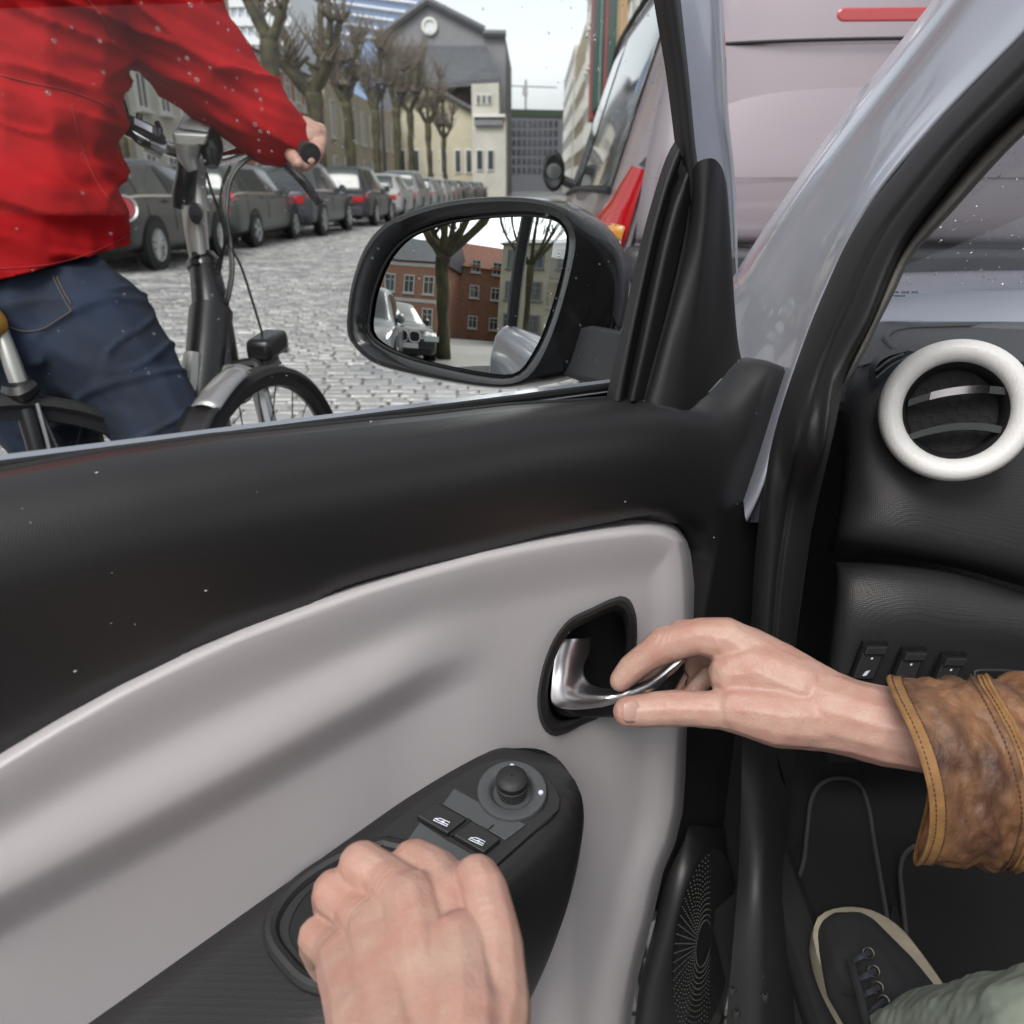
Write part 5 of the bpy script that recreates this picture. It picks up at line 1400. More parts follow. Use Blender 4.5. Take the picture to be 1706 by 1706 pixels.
for q in ([(694, 1366), (727, 1343), (778, 1371), (746, 1396)], [(755, 1398), (786, 1374), (834, 1404), (806, 1428)]):
    o = plate(q, .0042, .0100, 'window_switch', M['trim_plain'], door, .0012)
    cx, cy = np.mean([a[0] for a in q]) - 1, np.mean([a[1] for a in q]) - 1
    g = MB()
    e1 = np.array([1, .45]); e2 = np.array([-.35, .55])
    def I(a, b): return T(cx + e1[0] * a + e2[0] * b, cy + e1[1] * a + e2[1] * b, .0115)
    ring = [I(-11, 6), I(12, 6), I(12, -6), I(-3, -6), I(-10, 0)]
    g.tube(ring + [ring[0]], .0004, 4); g.tube([I(-9, 1), I(12, 1)], .0004, 4); g.tube([I(3, 4), I(3, -2)], .0006, 4); g.tube([I(-1, 2), I(3, -3), I(7, 2)], .0004, 4)
    g.build('window_symbol', M['white_mark'], o)
plate([(748, 1392), (780, 1366), (786, 1370), (754, 1397)], .0042, .0070, 'switch_divider', M['vent_dark'], door, 0)
g = MB()
for a, b in (((800, 1376), (812, 1381)), ((808, 1385), (816, 1380)), ((816, 1380), (822, 1374))): g.tube([T(*a, .0070), T(*b, .0070)], .0006, 4)
g.build('lock_symbol', M['black_mark'], door)
kc = T(853, 1322, .003)
g = MB(); g.lathe(kc, tn, [(.0262, -.002), (.0265, .003), (.0255, .0050), (.0185, .0056), (.0165, .0045), (.014, .0005), (.0005, .0002)], 44); kr = g.build('knob_ring', M['dash_top'], door)
g = MB(); g.lathe(kc, tn, [(.0100, .0), (.0108, .003), (.0118, .010), (.0120, .0125), (.0112, .0128), (.0110, .014), (.0118, .0155), (.0116, .0185), (.0095, .0205), (.005, .0216), (.0005, .0218)], 36); kb = g.build('mirror_knob', M['trim_soft'], door)
g = MB()
ka = np.cross(tn, [0, 0, 1.]); ka /= np.linalg.norm(ka); kw = np.cross(tn, ka)
for r_ in range(4):
    for k in range(30):
        a = 2 * math.pi * (k + .5 * (r_ % 2)) / 30; c = kc + (ka * math.cos(a) + kw * math.sin(a)) * (.0108 + .0003 * r_) + tn * (.003 + r_ * .0025)
        g.add(([c + p * .0006 for p in iv], ifc))
o = g.build('knob_studs', M['dash_top'], kb); o['kind'] = 'stuff'
for x, y in ((853, 1276), (901, 1320)):
    c = T(x, y, .0095); g = MB(); g.lathe(c, tn, [(.0019, -.001), (.0018, .0005), (.0002, .0007)], 12); g.build('position_dot', M['white_mark'], door)
# grab cup behind the switches
cup = smooth_ring([(640, 1405), (560, 1432), (495, 1475), (458, 1522), (452, 1562), (474, 1600), (520, 1640), (600, 1640), (720, 1560), (760, 1500), (720, 1430)], 60)
g = MB(); g.tube([T(x, y, .002) for x, y in cup] + [T(*cup[0], .002)], .0055, 10); g.build('pull_cup_rim', M['trim_soft'], door)
inn = smooth_ring([(640, 1420), (568, 1446), (512, 1488), (485, 1530), (482, 1560), (500, 1592), (540, 1620), (600, 1620), (700, 1550), (735, 1500), (710, 1440)], 60)
g = MB(); g.add(([T(x, y, .0022) for x, y in cup] + [T(x, y, .0022) for x, y in inn], [(i, (i + 1) % 60, (i + 1) % 60 + 60, i + 60) for i in range(60)])); g.build('pull_cup_lip', M['trim_soft'], door)
g = MB(); g.add(([T(x, y, .0012) for x, y in inn], [tuple(range(60))])); g.build('pull_cup_shade', M['vent_dark'], door, smooth=False)  # flat plate, its dark colour stands in for shade inside the cup

# ---- door handle
bz = [(1033, 996), (1048, 1001), (1058, 1022), (1061, 1045), (1060, 1075), (1052, 1120), (1030, 1165), (1000, 1192), (973, 1204), (940, 1220), (919, 1222), (903, 1206), (896, 1178), (897, 1148), (905, 1110), (919, 1073), (935, 1048), (954, 1030), (989, 1014), (1012, 1003)]
bz = [(978 + (x - 978) * .92, 1109 + (y - 1109) * .94) for x, y in bz]
rg = smooth_ring(bz, 70)
def DD(x, y, v): return D(x, y, v)
g = MB()
lays = [(1.12, .002), (1.09, .016), (1.03, .022), (.95, .022), (.88, .014), (.85, .0), (.83, -.035)]
vs = []
for s, v in lays:
    for x, y in rg: vs.append(D(978 + (x - 978) * s, 1109 + (y - 1109) * s, v))
g.add((vs, [(j * 70 + i, j * 70 + (i + 1) % 70, (j + 1) * 70 + (i + 1) % 70, (j + 1) * 70 + i) for j in range(len(lays) - 1) for i in range(70)]))
g.build('handle_bezel', M['trim_soft'], door)
g = MB(); g.add(([D(978 + (x - 978) * .86, 1109 + (y - 1109) * .86, -.034) for x, y in rg], [tuple(range(70))])); g.build('handle_cup', M['dark_bumper'], door, smooth=False)
lowc = [(928, 1066, -.008), (923, 1100, .0), (919, 1140, .006), (920, 1170, .010), (945, 1180, .018), (1000, 1176, .030), (1045, 1163, .038), (1090, 1144, .045), (1120, 1120, .049), (1140, 1099, .052)]
upc = [(982, 1063, -.006), (980, 1086, -.002), (970, 1110, .004), (973, 1130, .010), (990, 1145, .018), (1018, 1149, .026), (1050, 1142, .034), (1090, 1124, .042), (1119, 1102, .047), (1138, 1091, .051)]
mid = [((a[0] + b[0]) / 2, (a[1] + b[1]) / 2, (a[2] + b[2]) / 2 + .0055) for a, b in zip(lowc, upc)]
o = link('door_handle', loft([DL(lowc), DL(mid), DL(upc)], 50, 16), M['satin'], door); solid(o, .0028, 0); bev(o, .0008, 2)
g = loft([DL([(a[0], a[1], a[2] - .001) for a in lowc[3:]]), DL([(926, 1186, .006), (948, 1194, .016), (1002, 1194, .028), (1047, 1192, .036), (1092, 1180, .043), (1122, 1150, .047), (1140, 1118, .05)])], 30, 6)
o = link('handle_underside', g, M['gloss_black'], door); solid(o, .002, 0)
g = MB(); g.tube(DL([(1141, 1118, .05), (1146, 1128, .05), (1142, 1142, .049)]), .0012, 6, 8); g.build('handle_tip_edge', M['chrome'], door)

# ---- wing mirror
MC = P(840, 490, .79)
dd_ = ray(840, 490); dd_ = dd_ / np.linalg.norm(dd_)
aa, ee = math.radians(222), math.radians(5)
rv = np.array([math.sin(aa) * math.cos(ee), math.cos(aa) * math.cos(ee), math.sin(ee)])
MN = rv - dd_; MN /= np.linalg.norm(MN)
def MP(zx, zy, h=0):
    x, y = 560 + zx / 3.2808, 310 + zy / 3.2808
    q = ray(x, y); c = MC + MN * h; return CAM + q * (np.dot(c - CAM, MN) / np.dot(q, MN))
gl_ = [(185, 750), (210, 600), (270, 440), (340, 340), (430, 270), (600, 210), (800, 180), (1000, 168), (1130, 175), (1210, 200), (1248, 250), (1255, 310), (1230, 460), (1180, 650), (1120, 820), (1060, 930), (1010, 1000), (950, 1030), (850, 1025), (700, 1000), (450, 945), (300, 890), (220, 840), (190, 800)]
rm_ = [(58, 740), (80, 560), (140, 370), (225, 245), (330, 172), (520, 105), (740, 68), (960, 62), (1130, 85), (1240, 130), (1305, 220), (1322, 320), (1292, 480), (1235, 690), (1175, 860), (1115, 985), (1050, 1060), (950, 1095), (830, 1095), (650, 1070), (380, 1015), (200, 960), (105, 880), (65, 820)]
sh_ = [(64, 720), (84, 545), (145, 360), (232, 238), (340, 165), (540, 96), (800, 60), (1080, 58), (1250, 82), (1390, 145), (1510, 250), (1580, 370), (1600, 500), (1590, 660), (1540, 830), (1450, 960), (1290, 1050), (1060, 1100), (880, 1108), (660, 1082), (400, 1030), (215, 975), (110, 890), (66, 810)]
def ringm(L, h, n=72):
    q = cr([np.array([*p, 0.]) for p in L + [L[0]]], n + 1)[:-1]; return [MP(p[0], p[1], h) for p in q]
def lerpL(a, b, f): return [((p[0] * (1 - f) + q[0] * f), (p[1] * (1 - f) + q[1] * f)) for p, q in zip(a, b)]
def shr(L, s): 
    c = np.mean(np.array(L), axis=0); return [(c[0] + (p[0] - c[0]) * s, c[1] + (p[1] - c[1]) * s) for p in L]
rings = [ringm(lerpL(gl_, rm_, .05), -.012), ringm(lerpL(gl_, rm_, .3), -.004), ringm(lerpL(gl_, rm_, .8), .004), ringm(rm_, .002), ringm(lerpL(rm_, sh_, .35), -.014), ringm(lerpL(rm_, sh_, .75), -.035), ringm(sh_, -.058), ringm(shr(sh_, .93), -.085), ringm(shr(sh_, .75), -.11), ringm(shr(sh_, .4), -.125), ringm(shr(sh_, .02), -.128)]
n = 72; vs = [p for r in rings for p in r]
g = MB(); g.add((vs, [(j * n + i, j * n + (i + 1) % n, (j + 1) * n + (i + 1) % n, (j + 1) * n + i) for j in range(len(rings) - 1) for i in range(n)]))
mh = g.build('mirror_housing', M['gloss_black'], door, ang=60)
# convex glass
RC = 1.5; gr = np.array(ringm(gl_, -.004)); c0 = gr.mean(axis=0)
vs = [c0]; fs = []; K = 14
for j in range(1, K + 1):
    for i in range(n):
        p = c0 + (gr[i] - c0) * j / K; vs.append(p)
c1 = MC - MN * .004
vs = [p - MN * (np.dot(p - c1, p - c1) / (2 * RC)) for p in vs]
for i in range(n): fs.append((0, 1 + i, 1 + (i + 1) % n))
for j in range(K - 1):
    for i in range(n): fs.append((1 + j * n + i, 1 + (j + 1) * n + i, 1 + (j + 1) * n + (i + 1) % n, 1 + j * n + (i + 1) % n))
me = mesh(vs, fs); 
link('mirror_glass', me, M['mirror'], door)
g = MB(); g.tube([p - MN * .0 for p in ringm(lerpL(gl_, rm_, .06), -.010)] + [ringm(lerpL(gl_, rm_, .06), -.010)[0]], .0016, 6); g.build('mirror_glass_rim', M['vent_dark'], door)
# mirror foot
ft = loft([[MP(1370, 790, -.05), MP(1480, 780, -.05), MP(1600, 770, -.03)], [MP(1400, 860, -.03), MP(1490, 870, -.03), MP(1600, 860, -.02)], [MP(1390, 960, -.04), MP(1480, 1010, -.05), MP(1600, 1010, -.03)], [MP(1370, 960, -.09), MP(1480, 1010, -.09), MP(1600, 1010, -.08)]], 14, 16)
ft = None
g = MB(); g.prism([D(1010, 556, -.09), D(1052, 548, -.05), D(1036, 652, -.05), D(985, 640, -.10)], -DV * .05); bev(g.build('mirror_foot', M['dark_bumper'], door), .01, 3)
g = MB(); g.prism([D(1126, 250, -.046), D(1164, 262, -.046), D(1162, 400, -.046), D(1110, 660, -.046), D(1018, 668, -.046)], -DV * .006); g.build('sail_backing', M['rubber'], door, smooth=False)
g = MB()
for i in range(60):
    zx, zy = rd.uniform(1200, 1560), rd.uniform(120, 760)
    f = min(1, (zx - 1250) / 300); c = MP(zx, zy, -.002 - .055 * max(f, 0)); r_ = rd.choice([.0005, .0008])
    g.add(([c + p * r_ for p in iv], ifc))
o = g.build('mirror_drops', M['drop2'], door); o['kind'] = 'stuff'
# ------------------------------------------------------------------ the driver: arms, shoe, trouser leg
drv = empty('person', tuple(P(1700, 1500, .7)), 0, 'driver in brown leather jacket reaching across to open the car door', 'person')
KN = [(P(1116, 1180, .652), RT), (P(1108, 1066, .680), RT - UP * .5), (P(1046, 1186, .66), RT)]
for a_, b_ in (((560, 1560, .430), (583, 1602, .41)), ((590, 1500, .43), (632, 1552, .41)), ((630, 1455, .43), (688, 1508, .41)), ((806, 1500, .395), (828, 1600, .38))):
    KN.append((P(*a_), (P(*b_) - P(*a_)) / np.linalg.norm(P(*b_) - P(*a_))))
def skinbump(c, n):
    h = noise.noise(c * 90) * .0004 + noise.noise(c * 35) * .0008
    p = np.array(c)
    for k, d in KN:
        e = p - k; r2 = e @ e
        if r2 < .0004: h += .00022 * math.sin((e @ d) * 1500 + noise.noise(c * 120) * 2) * math.exp(-r2 / .00007)
    # tendons and veins on the backs of the hands
    h += .00015 * max(0, 1 - abs(noise.noise(Vector((c.x * 34 + c.z * 20, c.y * 34, c.z * 22)))) * 7)
    return h
def skinbump_old(c, n): return noise.noise(c * 90) * .0005 + noise.noise(c * 35) * .0009
right = [
    pc([(1640, 1232, .605, 62), (1560, 1222, .612, 66), (1475, 1210, .622, 64), (1420, 1196, .632, 62), (1370, 1182, .645, 66)]),
    pc([(1370, 1165, .645, 52), (1290, 1112, .665, 48), (1212, 1066, .672, 36)]),
    pc([(1370, 1180, .660, 50), (1300, 1125, .690, 46), (1238, 1078, .700, 35)]),
    pc([(1370, 1190, .675, 48), (1310, 1145, .710, 44), (1262, 1098, .725, 33)]),
    pc([(1370, 1200, .665, 46), (1310, 1170, .715, 42), (1275, 1125, .740, 31)]),
    pc([(1380, 1195, .640, 56), (1300, 1190, .645, 54), (1230, 1180, .652, 42)]),
    pc([(1330, 1150, .652, 58), (1260, 1120, .662, 54), (1225, 1125, .664, 44)]),
    pc([(1212, 1066, .672, 37), (1165, 1060, .678, 30), (1108, 1074, .690, 31), (1080, 1092, .695, 25), (1055, 1112, .700, 24), (1034, 1134, .702, 19)]),
    pc([(1238, 1078, .700, 34), (1180, 1062, .712, 27), (1135, 1058, .718, 26), (1110, 1090, .722, 22), (1088, 1122, .722, 19), (1075, 1140, .720, 16)]),
    pc([(1262, 1098, .725, 32), (1200, 1082, .735, 25), (1160, 1086, .738, 24), (1135, 1120, .738, 20), (1120, 1145, .735, 16)]),
    pc([(1275, 1125, .740, 30), (1215, 1112, .745, 23), (1180, 1118, .745, 21), (1160, 1142, .742, 18), (1150, 1158, .740, 15)]),
    pc([(1240, 1182, .652, 42), (1205, 1182, .655, 33), (1160, 1181, .660, 29.5), (1118, 1180, .664, 31), (1075, 1183, .668, 28), (1046, 1185, .670, 26)]),
]
body = blob('body', [[(p, r * 1.03) for p, r in ch] for ch in right], .00125, 14, M['skin'], drv, skinbump)
# wrinkle rings over the thumb knuckle are relief on the same skin
def capsdist(p, a, b):
    ab = b - a; t = max(0, min(1, np.dot(p - a, ab) / np.dot(ab, ab))); return np.linalg.norm(p - (a + ab * t))
left = [
    pc([(640, 1830, .345, 78), (612, 1700, .385, 64), (583, 1602, .430, 54)]),
    pc([(690, 1830, .340, 80), (662, 1690, .380, 66), (632, 1552, .428, 55)]),
    pc([(745, 1830, .340, 80), (720, 1670, .380, 68), (688, 1508, .425, 54)]),
    pc([(790, 1830, .345, 78), (775, 1670, .385, 68), (752, 1500, .430, 52)]),
    pc([(700, 1960, .30, 140), (720, 1840, .342, 100), (728, 1740, .380, 80)]),
    pc([(583, 1602, .430, 50), (556, 1578, .446, 38), (534, 1562, .456, 36), (532, 1582, .490, 31), (545, 1610, .505, 28)]),
    pc([(632, 1552, .428, 51), (592, 1514, .446, 39), (558, 1488, .455, 38), (556, 1510, .49, 33), (575, 1545, .51, 30)]),
    pc([(688, 1508, .425, 51), (642, 1466, .446, 40), (604, 1440, .454, 38), (596, 1460, .492, 33), (610, 1500, .51, 30)]),
    pc([(752, 1500, .430, 49), (722, 1458, .446, 42), (690, 1438, .456, 38), (674, 1460, .492, 33), (680, 1500, .51, 30)]),
    pc([(800, 1790, .352, 72), (828, 1690, .372, 56), (828, 1580, .395, 44), (806, 1482, .418, 38), (796, 1462, .425, 36), (775, 1470, .455, 32), (755, 1492, .475, 27)]),
    pc([(812, 1700, .378, 62), (780, 1600, .400, 58), (752, 1530, .425, 50)]),
    pc([(765, 1840, .338, 84), (772, 1700, .366, 74), (765, 1580, .398, 58)]),
]
lb = blob('body', [[(p, r * 1.05) for p, r in ch] for ch in left], .0011, 8, M['skin'], drv, skinbump)
# join both arms into the one body mesh
bm = bmesh.new(); bm.from_mesh(body.data); bm.from_mesh(lb.data); bm.to_mesh(body.data); bm.free(); bpy.data.objects.remove(lb)
body.data.polygons.foreach_set('use_smooth', [True] * len(body.data.polygons))
# thumb nail
def nail(c, ax_u, ax_v, nrm, w, l, name='nail'):
    vs = []; n = 8
    for j in range(n + 1):
        for i in range(n + 1):
            a = (i / n * 2 - 1); b = (j / n * 2 - 1)
            s = math.sqrt(max(0, 1 - (abs(b) ** 3.2) * .8)); vs.append(c + ax_u * b * l + ax_v * a * w * s + nrm * (-.0022 * a * a * s * s - .0006 * b * b))
    fs = [(j * (n + 1) + i, j * (n + 1) + i + 1, (j + 1) * (n + 1) + i + 1, (j + 1) * (n + 1) + i) for j in range(n) for i in range(n)]
    o = link(name, mesh(vs, fs), M['nail'], drv); solid(o, .0006, 1); return o
tcn_ = P(1052, 1186, .670) - FW * (26 * .67 / FPX + .0002) + UP * .000
ntc = P(1052, 1187, .6555)
nail(ntc, RT * 1.0 + FW * .10, UP, -FW, .0085, .0068)
# leather sleeve
def slv(x, s, k, th):
    """sleeve surface: x px along the arm, th angle"""
    c = P(x, 1281 + (x - 1497) * .02, .60)
    ry = (150 + (x - 1497) * .05) * .60 / FPX * s; rz_ = .052 * s
    sl2 = (1 - math.cos(th)) * .5 * 44 * .60 / FPX - .026 * math.sin(th) + .020 * math.sin(th) ** 2
    wr = 0
    p = c + UP * math.cos(th) * ry - FW * math.sin(th) * rz_ + RT * sl2
    nrm = UP * math.cos(th) * .7 - FW * math.sin(th); nrm /= np.linalg.norm(nrm)
    q = Vector(p)
    f = sstep(1512, 1540, x) * (1 - .75 * (1 if 1612 < x < 1650 else 0))
    d1 = np.dot(p, RT + UP * .55)
    wr = .0050 * noise.noise(Vector((d1 * 70, np.dot(p, UP - RT * .5) * 18, 3))) + .0016 * noise.noise(q * 130)
    return p + nrm * wr * (f + .15)
def sleeve(x0, x1, n, m, s=1, k=0):
    vs = []
    for i in range(n + 1):
        for j in range(m): vs.append(slv(x0 + (x1 - x0) * i / n, s, 0, 2 * math.pi * j / m))
    return vs, [(i * m + j, i * m + (j + 1) % m, (i + 1) * m + (j + 1) % m, (i + 1) * m + j) for i in range(n) for j in range(m)]
g = MB(); g.add(sleeve(1484, 1860, 110, 110)); sv_ = g.build('jacket_sleeve', M['leather'], drv, ang=180); solid(sv_, .0025, -1)
g = MB(); g.add(sleeve(1481, 1501, 8, 110, 1.018)); g.build('cuff_band', M['leather_edge'], drv, ang=180)
g = MB(); g.add(sleeve(1628, 1641, 5, 110, 1.016)); g.build('seam_band', M['leather_edge'], drv, ang=180)
g = MB()
for x, s_, r_ in ((1481, 1.012, .0016), (1643, 1.014, .0016)):
    g.tube([slv(x, s_, 0, 2 * math.pi * j / 90) for j in range(91)], r_, 6)
g.build('sleeve_piping', M['leather_edge'], drv)
g = MB()
for x in (1487, 1502, 1617, 1634):
    for j in range(120):
        a = 2 * math.pi * j / 120
        g.tube([slv(x, 1.02, 0, a), slv(x, 1.02, 0, a + .034)], .0005, 4)
o = g.build('sleeve_stitches', M['thread'], drv); o['kind'] = 'stuff'
# shoe
sz = .300
so_ = [(1352, 1562), (1357, 1537), (1372, 1523), (1398, 1515), (1430, 1515), (1464, 1525), (1500, 1550), (1535, 1592), (1572, 1645), (1620, 1720), (1640, 1800), (1560, 1850), (1480, 1810), (1430, 1730), (1385, 1656), (1362, 1604)]
ring = smooth_ring(so_, 60)
g = MB(); lay = [(1.0, 0), (1.01, .012), (.99, .024), (.95, .026)]
vs = []; cxs = (1480, 1660)
for s, h in lay:
    for x, y in ring: vs.append(GZ(cxs[0] + (x - cxs[0]) * s, cxs[1] + (y - cxs[1]) * s, sz + .02) + ZZ * (h - .02 + .0))
n = 60
g.add((vs, [(j * n + i, j * n + (i + 1) % n, (j + 1) * n + (i + 1) % n, (j + 1) * n + i) for j in range(3) for i in range(n)] + [tuple(range(3 * n, 4 * n))]))
shoe = g.build('shoe', M['sole'], drv)
def pz(x, y, z): return GZ(x, y, z)
def rpx(x, y, z, r): 
    p = pz(x, y, z); return (p, r * np.dot(p - CAM, FW) / FPX)
up_ = blob('shoe_upper', [[rpx(1412, 1572, .322, 50), rpx(1445, 1640, .335, 70), rpx(1500, 1720, .35, 78), rpx(1560, 1790, .37, 80)], [rpx(1430, 1565, .322, 44), rpx(1480, 1640, .335, 62), rpx(1540, 1730, .35, 72)]], .003, 8, M['canvas'], shoe)
g = MB()
for x, y in ((1447, 1588), (1456, 1618), (1462, 1645), (1472, 1668)):
    c = pz(x, y, .388)
    nn = -ray(x, y); nn /= np.linalg.norm(nn)
    g.lathe(c, nn, [(.0032, 0), (.0042, .001), (.0052, .0002)], 14)
o = g.build('eyelets', M['eyelet'], shoe)
g = MB()
for (x, y), (x2, y2) in zip(((1447, 1588), (1456, 1618), (1462, 1645), (1472, 1668)), ((1424, 1600), (1432, 1632), (1438, 1660), (1446, 1690))):
    g.tube([pz(x, y, .388), pz((x + x2) / 2, (y + y2) / 2, .394), pz(x2, y2, .386)], .0026, 6, 8)
g.build('laces', M['lace'], shoe)
g = MB(); g.tube([pz(1418, 1600, .378), pz(1435, 1665, .392), pz(1450, 1720, .40)], .0035, 6, 12); g.tube([pz(1400, 1655, .35), pz(1440, 1662, .39)], .0008, 4, 6); g.tube([pz(1490, 1655, .385), pz(1520, 1658, .375)], .001, 4, 6); g.build('tongue_seam', M['canvas'], shoe)
def fold(c, n): return .004 * noise.noise(Vector((c.x * 30, c.y * 12, c.z * 30))) + .001 * noise.noise(c * 120)
blob('trouser_leg', [pc([(1545, 1765, .66, 95), (1640, 1770, .60, 120), (1800, 1790, .52, 175)]), pc([(1500, 1745, .70, 60), (1600, 1745, .62, 85), (1700, 1752, .56, 95)])], .003, 6, M['green_cloth'], drv, fold)

# ------------------------------------------------------------------ the bicycle
bk = empty('bicycle', tuple(GZ(440, 1100, 0)), 0, 'black and silver city bicycle being ridden past the open door', 'bicycle')
Fh = P(458, 912, 1.72); Fh[2] = .365
hd_ = math.radians(11)
def wheelset(c, az, r, nm, th=.021):
    fwd = np.array([math.sin(az), math.cos(az), 0]); side = np.array([math.cos(az), -math.sin(az), 0])
    def q(a, rr, s=0): return c + fwd * math.cos(a) * rr + ZZ * math.sin(a) * rr + side * s
    g = MB(); g.lathe(c, side, [(r - .02, -.014), (r - .012, -.021), (r - .002, -.014), (r + .001, 0), (r - .002, .014), (r - .012, .021), (r - .02, .014), (r - .02, -.014)], 64)
    w = g.build(nm, M['tyre'], bk)
    g = MB(); g.lathe(c, side, [(r - .019, -.012), (r - .038, -.011), (r - .042, 0), (r - .038, .011), (r - .019, .012)], 64); g.build('rim', mat('black_rim', (.05, .05, .052), .3, metal=.5), w)
    g = MB(); g.lathe(c, side, [(r - .0125, -.0212), (r - .0095, -.0218), (r - .0075, -.0208)], 64); g.build('reflective_ring', mat('grey_ring', (.3, .3, .3), .4), w)
    for k in range(28):
        a = 2 * math.pi * k / 28; sd = 1 if k % 2 else -1; da = .35 * (1 if (k // 2) % 2 else -1)
        g = MB(); g.tube([q(a + da, .03, sd * .028), q(a, r - .04, 0)], .0013, 4); g.build('spoke', M['cable'] if k else M['cable'], w)
    g = MB(); g.tube([c - side * .05, c - side * .03, c + side * .03, c + side * .05], [.016, .03, .03, .016], 14); g.build('hub', M['bike_black'], w)
    return q, fwd, side
qf, ff, fs_ = wheelset(Fh, hd_, .365, 'front_wheel')
Rh = P(30, 905, 1.42); Rh[2] = .40
qr, rf, rs = wheelset(Rh, math.radians(50), .34, 'rear_wheel')
def bt(name, L, r, mt, seg=10, n=None):
    g = MB(); g.tube(PL(L) if len(L[0]) == 3 else L, r, seg, n); return g.build(name, mt, bk)
# mudguard over the front wheel
rows_ = []
for a in np.linspace(math.radians(100), math.radians(119), 10):
    rows_.append([qf(a, .377, s) + (qf(a, .385, s) - qf(a, .377, s)) * (1 - (s / .028) ** 2) * 1.5 for s in np.linspace(-.028, .028, 7)])
o = link('mudguard', loft(rows_, 7), M['fender'], bk); solid(o, .002)
rows_ = []
for a in np.linspace(math.radians(119), math.radians(130), 6):
    rows_.append([qf(a, .383, s) for s in np.linspace(-.03, .03, 5)])
o = link('mud_flap', loft(rows_, 5), M['bike_black'], bk); solid(o, .002)
# fork with suspension boots
crown = P(392, 640, 1.70)
for s in (-1, 1):
    a = crown + fs_ * s * .05; b = Fh + fs_ * s * .058
    g = MB(); g.tube([a, a + (b - a) * .35], .0165, 12); g.tube([a + (b - a) * .35, a + (b - a) * .36, b], [.024, .027, .022], 12); g.build('fork_leg', M['bike_black'], bk)
    g = MB(); g.tube([a + ZZ * .01, a + (b - a) * .36], .0172, 10); g.build('fork_stanchion', M['fender'], bk)
g = MB(); g.tube([crown - fs_ * .065, crown + ZZ * .012, crown + fs_ * .065], [.022, .03, .022], 10, 8); g.build('fork_crown', M['bike_grey'], bk)
# rack bracket and lamp above the wheel
g = MB(); g.tube([crown + UP * .01, P(415, 615, 1.72), P(440, 598, 1.74), P(462, 590, 1.75)], [.012, .012, .012, .010], 8, 14); g.tube([P(425, 640, 1.72), P(440, 615, 1.74), P(466, 600, 1.75)], .008, 8, 12); g.build('lamp_bracket', M['bike_grey'], bk)
g = MB(); g.box(P(446, 580, 1.74), (.055, .09, .045), (fs_, ff, ZZ)); o = g.build('headlight', M['bike_black'], bk); bev(o, .012, 3)
for v in o.data.vertices:
    if np.dot(np.array(v.co) + 0, ff) > np.dot(P(446, 580, 1.74), ff): v.co.z += .012
g = MB(); g.box(P(446, 580, 1.74) + ff * .05, (.04, .008, .035), (fs_, ff, ZZ)); g.build('lamp_lens', M['clear_lens'], bk)
# front carrier block
g = MB(); g.tube([P(370, 640, 1.70), P(390, 612, 1.70), P(425, 606, 1.71), P(432, 618, 1.71)], .012, 8, 16); g.build('cable_tray', M['bike_black'], bk)
# head tube, down tube
bt('head_tube', [(340, 438, 1.76), (350, 500, 1.74), (358, 560, 1.73), (376, 640, 1.71)], [.030, .036, .040, .033], M['bike_black'], 18, 24)
bt('down_tube', [(352, 520, 1.74), (345, 600, 1.70), (332, 700, 1.66), (300, 860, 1.62)], [.044, .042, .040, .038], M['bike_black'], 16, 24)
bt('battery_cover', [(322, 590, 1.66), (318, 640, 1.65), (312, 690, 1.64)], [.018, .022, .018], M['bike_grey'], 10, 12)
g = MB(); g.lathe(P(340, 438, 1.76), P(318, 300, 1.76) - P(340, 438, 1.76), [(.030, -.02), (.036, -.012), (.036, .0), (.028, .012), (.024, .02)], 20); g.build('headset_ring', M['gloss_black'], bk)
# stem: lower grey fork shaped part, upper black part
st1 = loft([PL([(300, 338, 1.74), (306, 380, 1.74), (314, 425, 1.75), (318, 440, 1.755)]), PL([(302, 340, 1.72), (309, 380, 1.72), (317, 425, 1.735), (322, 440, 1.74)]), PL([(316, 345, 1.70), (318, 380, 1.715), (325, 425, 1.73), (330, 440, 1.735)]), PL([(338, 345, 1.71), (338, 380, 1.72), (342, 425, 1.735), (346, 440, 1.74)]), PL([(344, 350, 1.76), (347, 390, 1.76), (350, 430, 1.77), (352, 440, 1.775)])], 24, 24)
o = link('stem_bracket', st1, M['bike_grey'], bk); solid(o, .02)
g = MB(); g.lathe(P(327, 356, 1.695), -ray(327, 356), [(.001, .014), (.019, .013), (.021, .004), (.021, -.02)], 24); 
o = g.build('stem_cap', M['bike_black'], bk)
for v in o.data.vertices:
    c = Vector(P(327, 356, 1.695)); d = v.co - c; r_ = d.dot(Vector(RT)); v.co -= Vector(RT) * r_ * .35
bt('stem_lever', [(300, 345, 1.735), (304, 320, 1.72), (310, 290, 1.70), (312, 262, 1.69), (318, 252, 1.69)], [.016, .020, .019, .019, .014], M['bike_black'], 14, 24)
bt('stem_post', [(334, 350, 1.75), (330, 310, 1.74), (333, 270, 1.72), (340, 255, 1.72)], [.018, .016, .016, .018], M['bike_grey'], 14, 20)
for x, y in ((324, 424), (326, 436)):
    g = MB(); g.lathe(P(x, y, 1.722), -ray(x, y), [(.001, .006), (.0055, .006), (.006, 0)], 12); g.build('clamp_bolt', M['vent_dark'], bk)
